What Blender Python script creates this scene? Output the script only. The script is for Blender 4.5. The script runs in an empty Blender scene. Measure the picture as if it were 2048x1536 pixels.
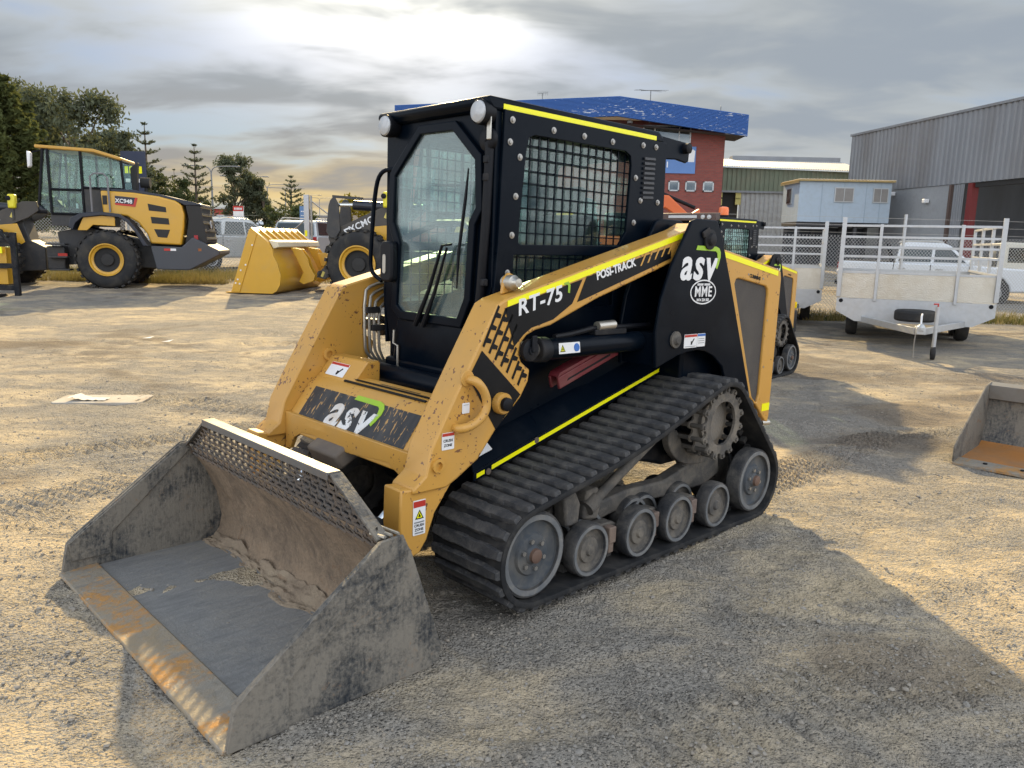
import bpy, bmesh, math, random
import numpy as np
from mathutils import Vector, Matrix, Euler
R = math.radians
rnd = random.Random(7)
nrs = np.random.RandomState(11)
scene = bpy.context.scene
COL = scene.collection

# ------------------------------------------------------------------ camera
CAM_H = 1.65
cam_d = bpy.data.cameras.new('camera'); cam = bpy.data.objects.new('camera', cam_d); COL.objects.link(cam)
cam_d.sensor_width = 36.0; cam_d.lens = 36.0 * 1570 / 2048; cam_d.clip_start = 0.05; cam_d.clip_end = 3000
def camera_matrix(pitch, roll):
    fw = Vector((0, math.cos(pitch), -math.sin(pitch))); r0 = Vector((1, 0, 0)); u0 = r0.cross(fw)
    r = r0 * math.cos(roll) + u0 * math.sin(roll); u = r.cross(fw)
    m = Matrix((r, u, -fw)).transposed().to_4x4(); m.translation = (0, 0, CAM_H)
    return m
cam.matrix_world = camera_matrix(R(10.388), R(1.226))
scene.camera = cam

# ------------------------------------------------------------------ sun, sky, exposure
SUN_AZ, SUN_EL = R(-8.5), R(28.0)          # azimuth from +Y towards +X
sun_dir = Vector((math.sin(SUN_AZ) * math.cos(SUN_EL), math.cos(SUN_AZ) * math.cos(SUN_EL), math.sin(SUN_EL)))
sun_d = bpy.data.lights.new('sun', 'SUN'); sun_d.energy = 2.1; sun_d.angle = R(1.2); sun_d.color = (1.0, 0.75, 0.38)
sun = bpy.data.objects.new('sun', sun_d); COL.objects.link(sun)
sun.rotation_euler = sun_dir.to_track_quat('Z', 'Y').to_euler()
sun.location = (0, 0, 60)
vs = scene.view_settings; vs.view_transform = 'Standard'; vs.look = 'None'; vs.gamma = 1.0; vs.use_curve_mapping = False
vs.exposure = 1.95
cy = scene.cycles; cy.max_bounces = 6; cy.diffuse_bounces = 3; cy.glossy_bounces = 2; cy.transmission_bounces = 2; cy.transparent_max_bounces = 12; cy.caustics_reflective = False; cy.caustics_refractive = False

class N:
    """tiny node-graph helper"""
    def __init__(s, nt): s.nt = nt
    def n(s, typ, **kw):
        nd = s.nt.nodes.new(typ)
        for k, v in kw.items():
            if k == 'ins':
                for a, b in v.items():
                    sk = nd.inputs[a]
                    if isinstance(b, bpy.types.NodeSocket): s.nt.links.new(b, sk)
                    else: sk.default_value = b
            else: setattr(nd, k, v)
        return nd
    def math(s, op, a, b=0.0, c=0.0, clamp=False):
        nd = s.n('ShaderNodeMath', operation=op, use_clamp=clamp, ins={0: a, 1: b, 2: c}); return nd.outputs[0]
    def vmath(s, op, a, b=(0, 0, 0)):
        nd = s.n('ShaderNodeVectorMath', operation=op, ins={0: a, 1: b})
        return nd.outputs['Value'] if op in ('DOT_PRODUCT', 'LENGTH', 'DISTANCE') else nd.outputs[0]
    def mix(s, f, a, b, blend='MIX'):
        nd = s.n('ShaderNodeMix', data_type='RGBA', blend_type=blend)
        for i, v in ((0, f), (6, a), (7, b)):
            if isinstance(v, bpy.types.NodeSocket): s.nt.links.new(v, nd.inputs[i])
            else: nd.inputs[i].default_value = v if i == 0 else (tuple(v) + (1,) if len(v) == 3 else v)
        return nd.outputs[2]
    def ramp(s, f, lo, hi):
        nd = s.n('ShaderNodeMapRange', interpolation_type='SMOOTHSTEP', ins={0: f, 1: lo, 2: hi, 3: 0.0, 4: 1.0}); return nd.outputs[0]
    def noise(s, vec, scale, detail=4, rough=0.55, dist=0.0):
        nd = s.n('ShaderNodeTexNoise', ins={'Scale': scale, 'Detail': detail, 'Roughness': rough, 'Distortion': dist})
        if vec is not None: s.nt.links.new(vec, nd.inputs['Vector'])
        return nd.outputs['Fac']
    def link(s, a, b): s.nt.links.new(a, b)

def build_world():
    w = bpy.data.worlds.new('World'); scene.world = w; w.use_nodes = True
    nt = w.node_tree; nt.nodes.clear(); g = N(nt)
    tc = g.n('ShaderNodeTexCoord'); d = g.vmath('NORMALIZE', tc.outputs['Generated'])
    sep = g.n('ShaderNodeSeparateXYZ', ins={0: d}); z = sep.outputs[2]
    zc = g.math('MAXIMUM', z, 0.0)
    # cloud deck seen in perspective: direction projected on a high plane, eased towards the horizon
    den = g.math('ADD', zc, 0.20)
    px = g.math('DIVIDE', sep.outputs[0], den); py = g.math('DIVIDE', sep.outputs[1], den)
    P = g.n('ShaderNodeCombineXYZ', ins={0: px, 1: py, 2: 0.0}).outputs[0]
    Ps = g.vmath('MULTIPLY', P, (0.62, 1.0, 1.0))
    n1 = g.noise(g.vmath('ADD', Ps, (15.5, 6.6, 0.4)), 1.45, 4, 0.50, 0.35)
    n2 = g.noise(g.vmath('ADD', Ps, (9.3, 4.2, 2.4)), 3.8, 4, 0.52, 0.4)
    n3 = g.noise(g.vmath('ADD', Ps, (1.3, 8.2, 5.4)), 0.8, 2, 0.5, 0.3)
    cl = g.math('ADD', g.math('MULTIPLY', n1, 0.66), g.math('MULTIPLY', n2, 0.34))
    dens = g.ramp(cl, 0.385, 0.545)                     # 0 gap, 1 cloud
    thick = g.ramp(g.math('ADD', g.math('MULTIPLY', n1, 0.35), g.math('ADD', g.math('MULTIPLY', n3, 0.35), g.math('MULTIPLY', n2, 0.30))), 0.42, 0.58)
    # angle to the sun: bright veil close to it, darker back-lit cloud further off, front-lit cloud opposite, out of view, brightened to fill the shade
    dot = g.vmath('DOT_PRODUCT', d, tuple(sun_dir)); cs = g.math('MAXIMUM', dot, 0.0)
    wide = g.math('POWER', cs, 13.0); mid = g.math('POWER', cs, 60.0); core = g.math('POWER', cs, 220.0)
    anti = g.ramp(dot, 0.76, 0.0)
    sky = g.n('ShaderNodeTexSky', sky_type='NISHITA', sun_disc=False, sun_elevation=SUN_EL, sun_rotation=SUN_AZ, altitude=0.0, air_density=1.2, dust_density=2.5, ozone_density=1.5)
    clear = g.mix(1.0, sky.outputs[0], (0.05, 0.05, 0.05), 'MULTIPLY')
    clear = g.mix(0.90, clear, (0.046, 0.076, 0.128))
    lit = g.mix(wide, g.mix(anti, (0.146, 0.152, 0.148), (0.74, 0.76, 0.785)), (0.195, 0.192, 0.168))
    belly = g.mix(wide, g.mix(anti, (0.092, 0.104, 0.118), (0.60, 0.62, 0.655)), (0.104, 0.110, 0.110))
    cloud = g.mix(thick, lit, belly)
    low = g.math('SUBTRACT', 1.0, g.ramp(z, 0.05, 0.21))
    az = g.math('POWER', g.math('MAXIMUM', g.vmath('DOT_PRODUCT', g.vmath('NORMALIZE', g.vmath('MULTIPLY', d, (1, 1, 0))), (math.sin(R(-17)), math.cos(R(-17)), 0)), 0.0), 12.0)
    warm = g.math('MULTIPLY', low, az)
    cloud = g.mix(g.math('MULTIPLY', warm, 0.95), cloud, g.mix(thick, (0.265, 0.186, 0.064), (0.100, 0.090, 0.078)))
    clear = g.mix(g.math('MULTIPLY', warm, 0.6), clear, (0.105, 0.145, 0.155))
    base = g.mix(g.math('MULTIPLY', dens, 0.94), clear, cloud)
    hz = g.math('SUBTRACT', 1.0, g.ramp(z, -0.005, 0.045))
    base = g.mix(g.math('MULTIPLY', hz, 0.65), base, g.mix(az, (0.115, 0.12, 0.124), (0.165, 0.135, 0.108)))
    thin = g.math('SUBTRACT', 1.0, g.math('MULTIPLY', thick, 0.9))
    glow = g.math('ADD', g.math('MULTIPLY', g.math('MULTIPLY', mid, thin), 1.25), g.math('MULTIPLY', core, 1.2))
    gm = g.n('ShaderNodeVectorMath', operation='SCALE', ins={0: (1.0, 0.96, 0.85), 3: glow}).outputs[0]
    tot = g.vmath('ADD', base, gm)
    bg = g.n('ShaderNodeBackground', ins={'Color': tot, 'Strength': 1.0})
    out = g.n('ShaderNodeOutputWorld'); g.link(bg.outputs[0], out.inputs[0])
build_world()

# ------------------------------------------------------------------ materials
MATS = {}
def M(name, col, rough=0.5, metal=0.0, var=0.12, vscale=3.0, dirt=None, dscale=4.0, damt=0.4, chips=None, cscale=40, cthr=0.66, bump=0.0, bscale=60, spec=0.5, coat=0.0, emit=None, estr=0.0, grain=None):
    """procedural surface: base colour with tonal variation, optional dust film, chips and fine relief"""
    if name in MATS: return MATS[name]
    m = bpy.data.materials.new(name); m.use_nodes = True; nt = m.node_tree; nt.nodes.clear(); g = N(nt)
    tc = g.n('ShaderNodeTexCoord').outputs['Object']
    if grain: tc = g.vmath('MULTIPLY', tc, grain)
    b = g.n('ShaderNodeBsdfPrincipled'); o = g.n('ShaderNodeOutputMaterial'); g.link(b.outputs[0], o.inputs[0])
    nv = g.noise(tc, vscale, 3, 0.6)
    c = g.mix(nv, tuple(max(0, x * (1 - var)) for x in col), tuple(min(1, x * (1 + var)) for x in col))
    r = g.math('ADD', rough - 0.08, g.math('MULTIPLY', nv, 0.16), clamp=True)
    if dirt:
        dm = g.math('MULTIPLY', g.ramp(g.noise(tc, dscale, 4, 0.65, 0.4), 0.5 - damt * 0.35, 0.78), min(1.0, damt * 1.6))
        c = g.mix(dm, c, dirt); r = g.math('ADD', r, g.math('MULTIPLY', dm, 0.3), clamp=True)
    if chips:
        cm = g.ramp(g.math('MULTIPLY', g.noise(tc, cscale, 2, 0.6), g.math('ADD', g.noise(tc, cscale * 0.12, 1), 0.5)), cthr, cthr + 0.03)
        c = g.mix(cm, c, chips)
    b.inputs['Base Color'].default_value = (1, 1, 1, 1); g.link(c, b.inputs['Base Color']); g.link(r, b.inputs['Roughness'])
    b.inputs['Metallic'].default_value = metal; b.inputs['Specular IOR Level'].default_value = spec; b.inputs['Coat Weight'].default_value = coat
    if emit: b.inputs['Emission Color'].default_value = tuple(emit) + (1,); b.inputs['Emission Strength'].default_value = estr
    if bump:
        bn = g.n('ShaderNodeBump', ins={'Strength': bump, 'Distance': 0.01, 'Height': g.noise(tc, bscale, 2, 0.6)}); g.link(bn.outputs[0], b.inputs['Normal'])
    MATS[name] = m; return m
def GLASS(name, tint, refl=0.12, dirt=0.06, dcol=(0.3, 0.33, 0.33)):
    if name in MATS: return MATS[name]
    m = bpy.data.materials.new(name); m.use_nodes = True; nt = m.node_tree; nt.nodes.clear(); g = N(nt)
    tr = g.n('ShaderNodeBsdfTransparent', ins={0: tuple(tint) + (1,)}); gl = g.n('ShaderNodeBsdfGlossy', ins={'Roughness': 0.03, 'Color': (0.95, 1, 0.98, 1)})
    df = g.n('ShaderNodeBsdfDiffuse', ins={0: tuple(dcol) + (1,)})
    fr = g.math('POWER', g.n('ShaderNodeLayerWeight', ins={0: 0.5}).outputs['Facing'], 4.0)
    f = g.math('ADD', g.math('MULTIPLY', fr, 0.8), refl * 0.6, clamp=True)
    mx = g.n('ShaderNodeMixShader', ins={0: f, 1: tr.outputs[0], 2: gl.outputs[0]})
    tc = g.n('ShaderNodeTexCoord').outputs['Object']
    dm = g.math('MULTIPLY', g.ramp(g.noise(tc, 4, 2, 0.5), 0.2, 0.8), dirt * 2)
    m2 = g.n('ShaderNodeMixShader', ins={0: dm, 1: mx.outputs[0], 2: df.outputs[0]})
    o = g.n('ShaderNodeOutputMaterial'); g.link(m2.outputs[0], o.inputs[0]); MATS[name] = m; return m

DUST = (0.34, 0.27, 0.19)
mYel = M('loader_yellow_paint', (0.54, 0.285, 0.052), 0.42, var=0.07, dirt=(0.36, 0.24, 0.10), dscale=3, damt=0.22, chips=(0.16, 0.07, 0.03), cscale=46, cthr=0.675, coat=0.2)
mYelN = M('new_yellow_paint', (0.56, 0.31, 0.025), 0.32, var=0.06, dirt=(0.36, 0.27, 0.12), dscale=2, damt=0.12, coat=0.3)
mBlk = M('black_paint', (0.0016, 0.0044, 0.0094), 0.30, var=0.25, dirt=(0.014, 0.018, 0.023), dscale=5, damt=0.18, spec=0.09)
mBlkD = M('dusty_black_paint', (0.006, 0.008, 0.012), 0.5, var=0.3, dirt=(0.07, 0.062, 0.055), dscale=6, damt=0.35, spec=0.2)
mPlast = M('black_plastic', (0.005, 0.006, 0.009), 0.5, var=0.2, dirt=(0.03, 0.03, 0.03), damt=0.18, spec=0.2)
mRub = M('track_rubber', (0.024, 0.026, 0.030), 0.72, var=0.3, vscale=9, dirt=(0.15, 0.138, 0.12), dscale=9, damt=0.42, bump=0.35, bscale=90, spec=0.35)
mTyre = M('tyre_rubber', (0.022, 0.023, 0.025), 0.8, var=0.25, dirt=(0.10, 0.088, 0.07), dscale=3, damt=0.35, spec=0.3)
mWheelR = M('wheel_rubber', (0.12, 0.128, 0.135), 0.65, var=0.3, vscale=14, dirt=(0.24, 0.22, 0.19), dscale=14, damt=0.35, bump=0.2, bscale=80)
mUnder = M('dusty_undercarriage_steel', (0.060, 0.057, 0.054), 0.75, var=0.35, vscale=8, dirt=(0.20, 0.175, 0.14), dscale=9, damt=0.5, bump=0.4, bscale=50)
mTape = M('fluorescent_tape', (0.90, 0.86, 0.002), 0.35, var=0.05, dirt=(0.45, 0.42, 0.1), damt=0.1)
mWhite = M('white_vinyl', (0.74, 0.75, 0.76), 0.4, var=0.05, dirt=(0.4, 0.37, 0.3), damt=0.15)
mWhiteW = M('scuffed_white_vinyl', (0.66, 0.67, 0.67), 0.5, var=0.08, dirt=(0.42, 0.25, 0.08), dscale=9, damt=0.28, chips=(0.03, 0.03, 0.03), cscale=60, cthr=0.68)
mGreen = M('lime_vinyl', (0.30, 0.50, 0.02), 0.4, var=0.06, dirt=(0.2, 0.25, 0.1), damt=0.2)
mDecal = M('black_vinyl', (0.004, 0.005, 0.007), 0.42, var=0.2, dirt=(0.025, 0.025, 0.025), damt=0.18, spec=0.2)
mDecalW = M('scratched_black_vinyl', (0.013, 0.014, 0.017), 0.4, var=0.3, dirt=(0.12, 0.11, 0.10), dscale=3, damt=0.3, chips=(0.42, 0.24, 0.08), cscale=26, cthr=0.635, grain=(1, 3.2, 0.35))
mRed = M('red_vinyl', (0.45, 0.03, 0.02), 0.4)
mBlue = M('blue_vinyl', (0.02, 0.12, 0.42), 0.4)
mRedP = M('dark_red_paint', (0.13, 0.008, 0.016), 0.42, var=0.15, dirt=(0.16, 0.09, 0.07), damt=0.25)
mChrome = M('chrome_rod', (0.75, 0.78, 0.8), 0.12, metal=1.0, var=0.05)
mZinc = M('zinc_fittings', (0.50, 0.48, 0.43), 0.38, metal=0.85, var=0.15, dirt=(0.3, 0.26, 0.2), damt=0.3)
mBolt = M('bolt_steel', (0.36, 0.35, 0.33), 0.42, metal=0.8, var=0.2)
mGreyD = M('dark_grey_screen', (0.06, 0.054, 0.05), 0.7, var=0.25, vscale=4, dirt=(0.13, 0.115, 0.095), dscale=3, damt=0.35, bump=0.5, bscale=420)
mLens = M('lamp_lens', (0.42, 0.44, 0.46), 0.18, var=0.15, vscale=30, coat=0.6)
mGlassG = GLASS('green_tinted_glass', (0.84, 0.955, 0.93), 0.06, 0.03, (0.36, 0.46, 0.46))
mGlassD = GLASS('door_glass', (0.84, 0.95, 0.93), 0.12, 0.09, (0.38, 0.47, 0.50))  # teal dirt film also carries painted haze for the reflected sky
mGlassC = GLASS('car_glass', (0.16, 0.20, 0.21), 0.10, 0.05, (0.2, 0.23, 0.24))
def WORN(name, base, dust, rust, dust_lo, dust_hi, rust_lo, scale=1.0, rough=.55, metal=.25, streak=(1, 1, 1)):
    """bare or blackened steel: dust film at several scales, directional scrapes, rust stains"""
    m = bpy.data.materials.new(name); m.use_nodes = True; nt = m.node_tree; nt.nodes.clear(); g = N(nt); tc = g.n('ShaderNodeTexCoord').outputs['Object']
    b = g.n('ShaderNodeBsdfPrincipled'); o = g.n('ShaderNodeOutputMaterial'); g.link(b.outputs[0], o.inputs[0])
    sv = g.vmath('MULTIPLY', tc, streak)
    n_big = g.noise(tc, 2.2 * scale, 6, .68, .5); n_f = g.noise(tc, 42 * scale, 3, .7); n_s = g.noise(sv, 16 * scale, 4, .65); n_r = g.noise(tc, 4.5 * scale, 6, .7, .8)
    c = g.mix(n_s, tuple(x * .6 for x in base), tuple(x * 1.5 for x in base))
    dm = g.ramp(g.math('ADD', g.math('MULTIPLY', n_big, .6), g.math('ADD', g.math('MULTIPLY', n_f, .22), g.math('MULTIPLY', n_s, .18))), dust_lo, dust_hi)
    c = g.mix(g.math('MULTIPLY', dm, .85), c, g.mix(n_f, tuple(x * .8 for x in dust), tuple(x * 1.15 for x in dust)))
    rm = g.math('MULTIPLY', g.ramp(g.math('ADD', g.math('MULTIPLY', n_r, .75), g.math('MULTIPLY', n_f, .25)), rust_lo, rust_lo + .14), .8)
    c = g.mix(rm, c, g.mix(n_f, tuple(x * .7 for x in rust), tuple(x * 1.25 for x in rust)))
    g.link(c, b.inputs['Base Color']); b.inputs['Metallic'].default_value = metal
    g.link(g.math('ADD', rough - .1, g.math('MULTIPLY', dm, .35), clamp=True), b.inputs['Roughness'])
    bn = g.n('ShaderNodeBump', ins={'Strength': .45, 'Distance': .006, 'Height': g.math('ADD', g.math('MULTIPLY', n_f, .5), g.math('ADD', n_s, dm))}); g.link(bn.outputs[0], b.inputs['Normal'])
    MATS[name] = m; return m
mSteelB = WORN('scraped_bucket_steel', (.022, .029, .038), (.25, .225, .185), (.22, .115, .05), .36, .56, .575, 1.3, streak=(3, 1, .6))
mSteelF = WORN('polished_bucket_floor', (.185, .188, .188), (.27, .25, .21), (.20, .10, .04), .42, .72, .70, 1.0, .5, .1, (.5, 2.5, 1))
mMud = WORN('caked_mud_steel', (.13, .098, .070), (.29, .215, .145), (.17, .09, .045), .36, .60, .56, 1.6, .85, .0, (1, 1, .5))
mRustE = WORN('rusty_cutting_edge', (.27, .25, .215), (.32, .25, .155), (.50, .24, .05), .40, .64, .47, 1.0, .55, .3, (.6, 2.0, 1))
mGal = M('galvanised_steel', (0.46, 0.48, 0.50), 0.42, metal=0.55, var=0.14, vscale=14, dirt=(0.42, 0.38, 0.31), damt=0.15)
mConc = M('concrete', (0.42, 0.39, 0.34), 0.9, var=0.2, vscale=5, dirt=(0.34, 0.26, 0.17), damt=0.4, bump=0.3, bscale=90)

# ------------------------------------------------------------------ mesh helper
class B:
    """collects shapes; build() links them as one mesh object"""
    def __init__(s): s.v = []; s.f = []
    def add(s, vs, fs):
        o = len(s.v); s.v += [tuple(p) for p in vs]; s.f += [tuple(i + o for i in f) for f in fs]; return s
    def box(s, c, d, rot=None):
        x, y, z = (k / 2 for k in d); vs = [Vector((a * x, b * y, e * z)) for a in (-1, 1) for b in (-1, 1) for e in (-1, 1)]
        if rot is not None: m = Euler(rot).to_matrix() if not isinstance(rot, Matrix) else rot; vs = [m @ v for v in vs]
        return s.add([v + Vector(c) for v in vs], [(0, 1, 3, 2), (4, 6, 7, 5), (0, 4, 5, 1), (2, 3, 7, 6), (0, 2, 6, 4), (1, 5, 7, 3)])
    def box2(s, a, b): return s.box([(p + q) / 2 for p, q in zip(a, b)], [abs(q - p) for p, q in zip(a, b)])
    def prism(s, poly, a0, a1, axis='y', a0p=None):
        """polygon in the plane across axis, extruded from a0 to a1; poly = list of (u,v)"""
        n = len(poly)
        def P(u, v, w): return {'y': (u, w, v), 'x': (w, u, v), 'z': (u, v, w)}[axis]
        vs = [P(u, v, a0) for u, v in poly] + [P(u, v, a1) for u, v in poly]
        ar = sum(poly[i][0] * poly[(i + 1) % n][1] - poly[(i + 1) % n][0] * poly[i][1] for i in range(n))
        flip = (ar > 0) ^ (a1 > a0) ^ (axis == 'y')
        fs = [tuple(range(n)), tuple(range(2 * n - 1, n - 1, -1))] + [(i, i + n, (i + 1) % n + n, (i + 1) % n) for i in range(n)]
        if not flip: fs = [f[::-1] for f in fs]
        return s.add(vs, fs)
    def ring(s, outer, inner, a0, a1, axis='y'):
        """frame between two outlines of equal vertex count, extruded"""
        n = len(outer)
        def P(u, v, w): return {'y': (u, w, v), 'x': (w, u, v), 'z': (u, v, w)}[axis]
        vs = [P(*p, a0) for p in outer] + [P(*p, a0) for p in inner] + [P(*p, a1) for p in outer] + [P(*p, a1) for p in inner]
        fs = []
        for i in range(n):
            j = (i + 1) % n
            fs += [(i, j, n + j, n + i), (2 * n + i, 3 * n + i, 3 * n + j, 2 * n + j), (i, 2 * n + i, 2 * n + j, j), (n + i, n + j, 3 * n + j, 3 * n + i)]
        return s.add(vs, fs)
    def cyl(s, p0, p1, r, n=16, r2=None, cap=True):
        p0, p1 = Vector(p0), Vector(p1); r2 = r if r2 is None else r2; d = (p1 - p0).normalized()
        a = d.orthogonal().normalized(); b = d.cross(a)
        vs = []
        for p, rr in ((p0, r), (p1, r2)):
            vs += [p + (a * math.cos(2 * math.pi * i / n) + b * math.sin(2 * math.pi * i / n)) * rr for i in range(n)]
        fs = [(i, (i + 1) % n, n + (i + 1) % n, n + i) for i in range(n)]
        if cap: fs += [tuple(range(n - 1, -1, -1)), tuple(range(n, 2 * n))]
        return s.add(vs, fs)
    def tube(s, path, r, n=8, cap=True):
        path = [Vector(p) for p in path]; k = len(path); rr = r if isinstance(r, (list, tuple)) else [r] * k
        vs = []; prev = None
        for i, p in enumerate(path):
            d = (path[min(i + 1, k - 1)] - path[max(i - 1, 0)]).normalized()
            a = (prev - d * prev.dot(d)) if prev is not None else d.orthogonal()
            if a.length < 1e-6: a = d.orthogonal()
            a.normalize(); prev = a; b = d.cross(a)
            vs += [p + (a * math.cos(2 * math.pi * j / n) + b * math.sin(2 * math.pi * j / n)) * rr[i] for j in range(n)]
        fs = [(i * n + j, i * n + (j + 1) % n, (i + 1) * n + (j + 1) % n, (i + 1) * n + j) for i in range(k - 1) for j in range(n)]
        if cap: fs += [tuple(range(n - 1, -1, -1)), tuple(range((k - 1) * n, k * n))]
        return s.add(vs, fs)
    def lathe(s, prof, c, axis='y', n=32, sgn=1):
        """prof = [(radius, height)...] turned about axis through c"""
        c = Vector(c); ax = {'x': Vector((1, 0, 0)), 'y': Vector((0, 1, 0)), 'z': Vector((0, 0, 1))}[axis] * sgn
        a = ax.orthogonal().normalized(); b = ax.cross(a); k = len(prof); vs = []
        for r, h in prof:
            vs += [c + ax * h + (a * math.cos(2 * math.pi * j / n) + b * math.sin(2 * math.pi * j / n)) * r for j in range(n)]
        fs = [(i * n + j, i * n + (j + 1) % n, (i + 1) * n + (j + 1) % n, (i + 1) * n + j) for i in range(k - 1) for j in range(n)]
        return s.add(vs, fs)
    def quad(s, a, b, c, d): return s.add([a, b, c, d], [(0, 1, 2, 3)])
    def mesh(s, name, mat, sharp=40):
        me = bpy.data.meshes.new(name); me.from_pydata(s.v, [], s.f); me.validate(); 
        bm = bmesh.new(); bm.from_mesh(me); bmesh.ops.recalc_face_normals(bm, faces=bm.faces)
        for f in bm.faces: f.smooth = True
        th = R(sharp)
        for e in bm.edges: e.smooth = len(e.link_faces) == 2 and e.calc_face_angle(0.0) < th
        bm.to_mesh(me); bm.free(); me.materials.append(mat); return me
    def build(s, name, mat, parent=None, bev=0.0, sharp=40, seg=2, label=None, kind=None):
        o = bpy.data.objects.new(name, s.mesh(name, mat, sharp)); COL.objects.link(o)
        if parent is not None: o.parent = parent
        if bev:
            md = o.modifiers.new('bevel', 'BEVEL'); md.width = bev; md.segments = seg; md.limit_method = 'ANGLE'; md.angle_limit = R(38); md.use_clamp_overlap = True
        if label: o['label'] = label
        if kind: o['kind'] = kind
        return o
def thing(name, label, cat, loc=(0, 0, 0), rz=0.0, group=None, scale=1.0):
    o = bpy.data.objects.new(name, None); COL.objects.link(o); o.empty_display_size = 0.3
    o.location = loc; o.rotation_euler = (0, 0, rz); o.scale = (scale,) * 3
    o['label'] = label; o['category'] = cat
    if group: o['group'] = group
    return o
def tag(o, label, cat, group=None):
    o['label'] = label; o['category'] = cat
    if group: o['group'] = group
    return o
def struct(o): o['kind'] = 'structure'; return o
def link_copy(o, parent, loc=None, rot=None, name=None):
    c = o.copy(); COL.objects.link(c); c.parent = parent
    if loc is not None: c.location = loc
    if rot is not None: c.rotation_euler = rot
    if name: c.name = name
    return c
def copy_tree(o, parent=None, skip=()):
    c = o.copy(); COL.objects.link(c); c.parent = parent
    for ch in list(o.children):
        if ch.name.split('.')[0] in skip: continue
        copy_tree(ch, c, skip)
    return c
def text(body, size, mat, name, parent, mtx, bold=0.0, shear=0.0, ext=0.001, align='CENTER', space=1.0, xs=1.0, kind=None):
    """lettering as a flat raised mesh; mtx places it (x right, y up, z out)"""
    cu = bpy.data.curves.new(name, 'FONT'); cu.body = body; cu.size = size; cu.extrude = ext; cu.offset = bold; cu.shear = shear
    cu.align_x = align; cu.align_y = 'CENTER'; cu.space_character = space; cu.resolution_u = 3
    tmp = bpy.data.objects.new('tmp_text', cu); COL.objects.link(tmp)
    dg = bpy.context.evaluated_depsgraph_get(); me = bpy.data.meshes.new_from_object(tmp.evaluated_get(dg))
    bpy.data.objects.remove(tmp); bpy.data.curves.remove(cu)
    me.name = name
    me.transform(Matrix.Diagonal((xs, 1, 1, 1))); me.transform(mtx); me.materials.clear(); me.materials.append(mat)
    o = bpy.data.objects.new(name, me); COL.objects.link(o); o.parent = parent
    if kind: o['kind'] = kind
    return o
def frame_m(origin, right, up):
    r = Vector(right).normalized(); u = Vector(up); u = (u - r * u.dot(r)).normalized(); n = r.cross(u)
    m = Matrix((r, u, n)).transposed().to_4x4(); m.translation = Vector(origin); return m
def rrect(x0, x1, z0, z1, r, n=4):
    pts = []
    for cx, cz, a in ((x1 - r, z1 - r, 0), (x0 + r, z1 - r, 90), (x0 + r, z0 + r, 180), (x1 - r, z0 + r, 270)):
        for i in range(n + 1):
            t = R(a + 90 * i / n); pts.append((cx + r * math.cos(t), cz + r * math.sin(t)))
    return pts
def chaikin(pts, k=1, closed=True):
    for _ in range(k):
        out = []; n = len(pts)
        for i in range(n if closed else n - 1):
            a, b = pts[i], pts[(i + 1) % n]
            out += [tuple(p * .75 + q * .25 for p, q in zip(a, b)), tuple(p * .25 + q * .75 for p, q in zip(a, b))]
        pts = out if closed else [pts[0]] + out + [pts[-1]]
    return pts
# ------------------------------------------------------------------ ground
def vnoise(x, y, seed, cell):
    rs = np.random.RandomState(seed); L = rs.rand(256, 256)
    fx, fy = x / cell, y / cell; ix, iy = np.floor(fx).astype(int), np.floor(fy).astype(int)
    tx, ty = fx - ix, fy - iy; tx = tx * tx * (3 - 2 * tx); ty = ty * ty * (3 - 2 * ty)
    g = lambda a, b: L[a % 256, b % 256]
    return (g(ix, iy) * (1 - tx) + g(ix + 1, iy) * tx) * (1 - ty) + (g(ix, iy + 1) * (1 - tx) + g(ix + 1, iy + 1) * tx) * ty - 0.5
# grouser prints left in the dirt: start, end, width, bar pitch, depth
PRINTS = [((1.50, 5.05), (3.9, 7.35), 0.44, 0.085, 0.020), ((2.9, 6.6), (5.6, 7.6), 0.42, 0.09, 0.020), ((0.25, 2.35), (2.3, 3.05), 0.44, 0.088, 0.011), ((0.9, 3.25), (2.3, 3.75), 0.40, 0.088, 0.009),
          ((-4.2, 5.0), (-1.6, 7.2), 0.44, 0.088, 0.018), ((-1.2, 7.0), (-6.5, 8.6), 0.5, 0.11, 0.020), ((-3.3, 3.9), (-2.35, 5.6), 0.42, 0.088, 0.014), ((-2.6, 2.2), (-3.4, 3.4), .4, .088, .012),
          ((-9, 11.5), (3, 12.6), 0.55, 0.16, 0.022), ((-12, 14.0), (-1, 13.0), 0.55, 0.18, 0.022), ((0.5, 7.6), (3.2, 9.0), .44, .1, .02), ((-3.9, 4.5), (-2.0, 4.2), .42, .088, .012)]
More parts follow.
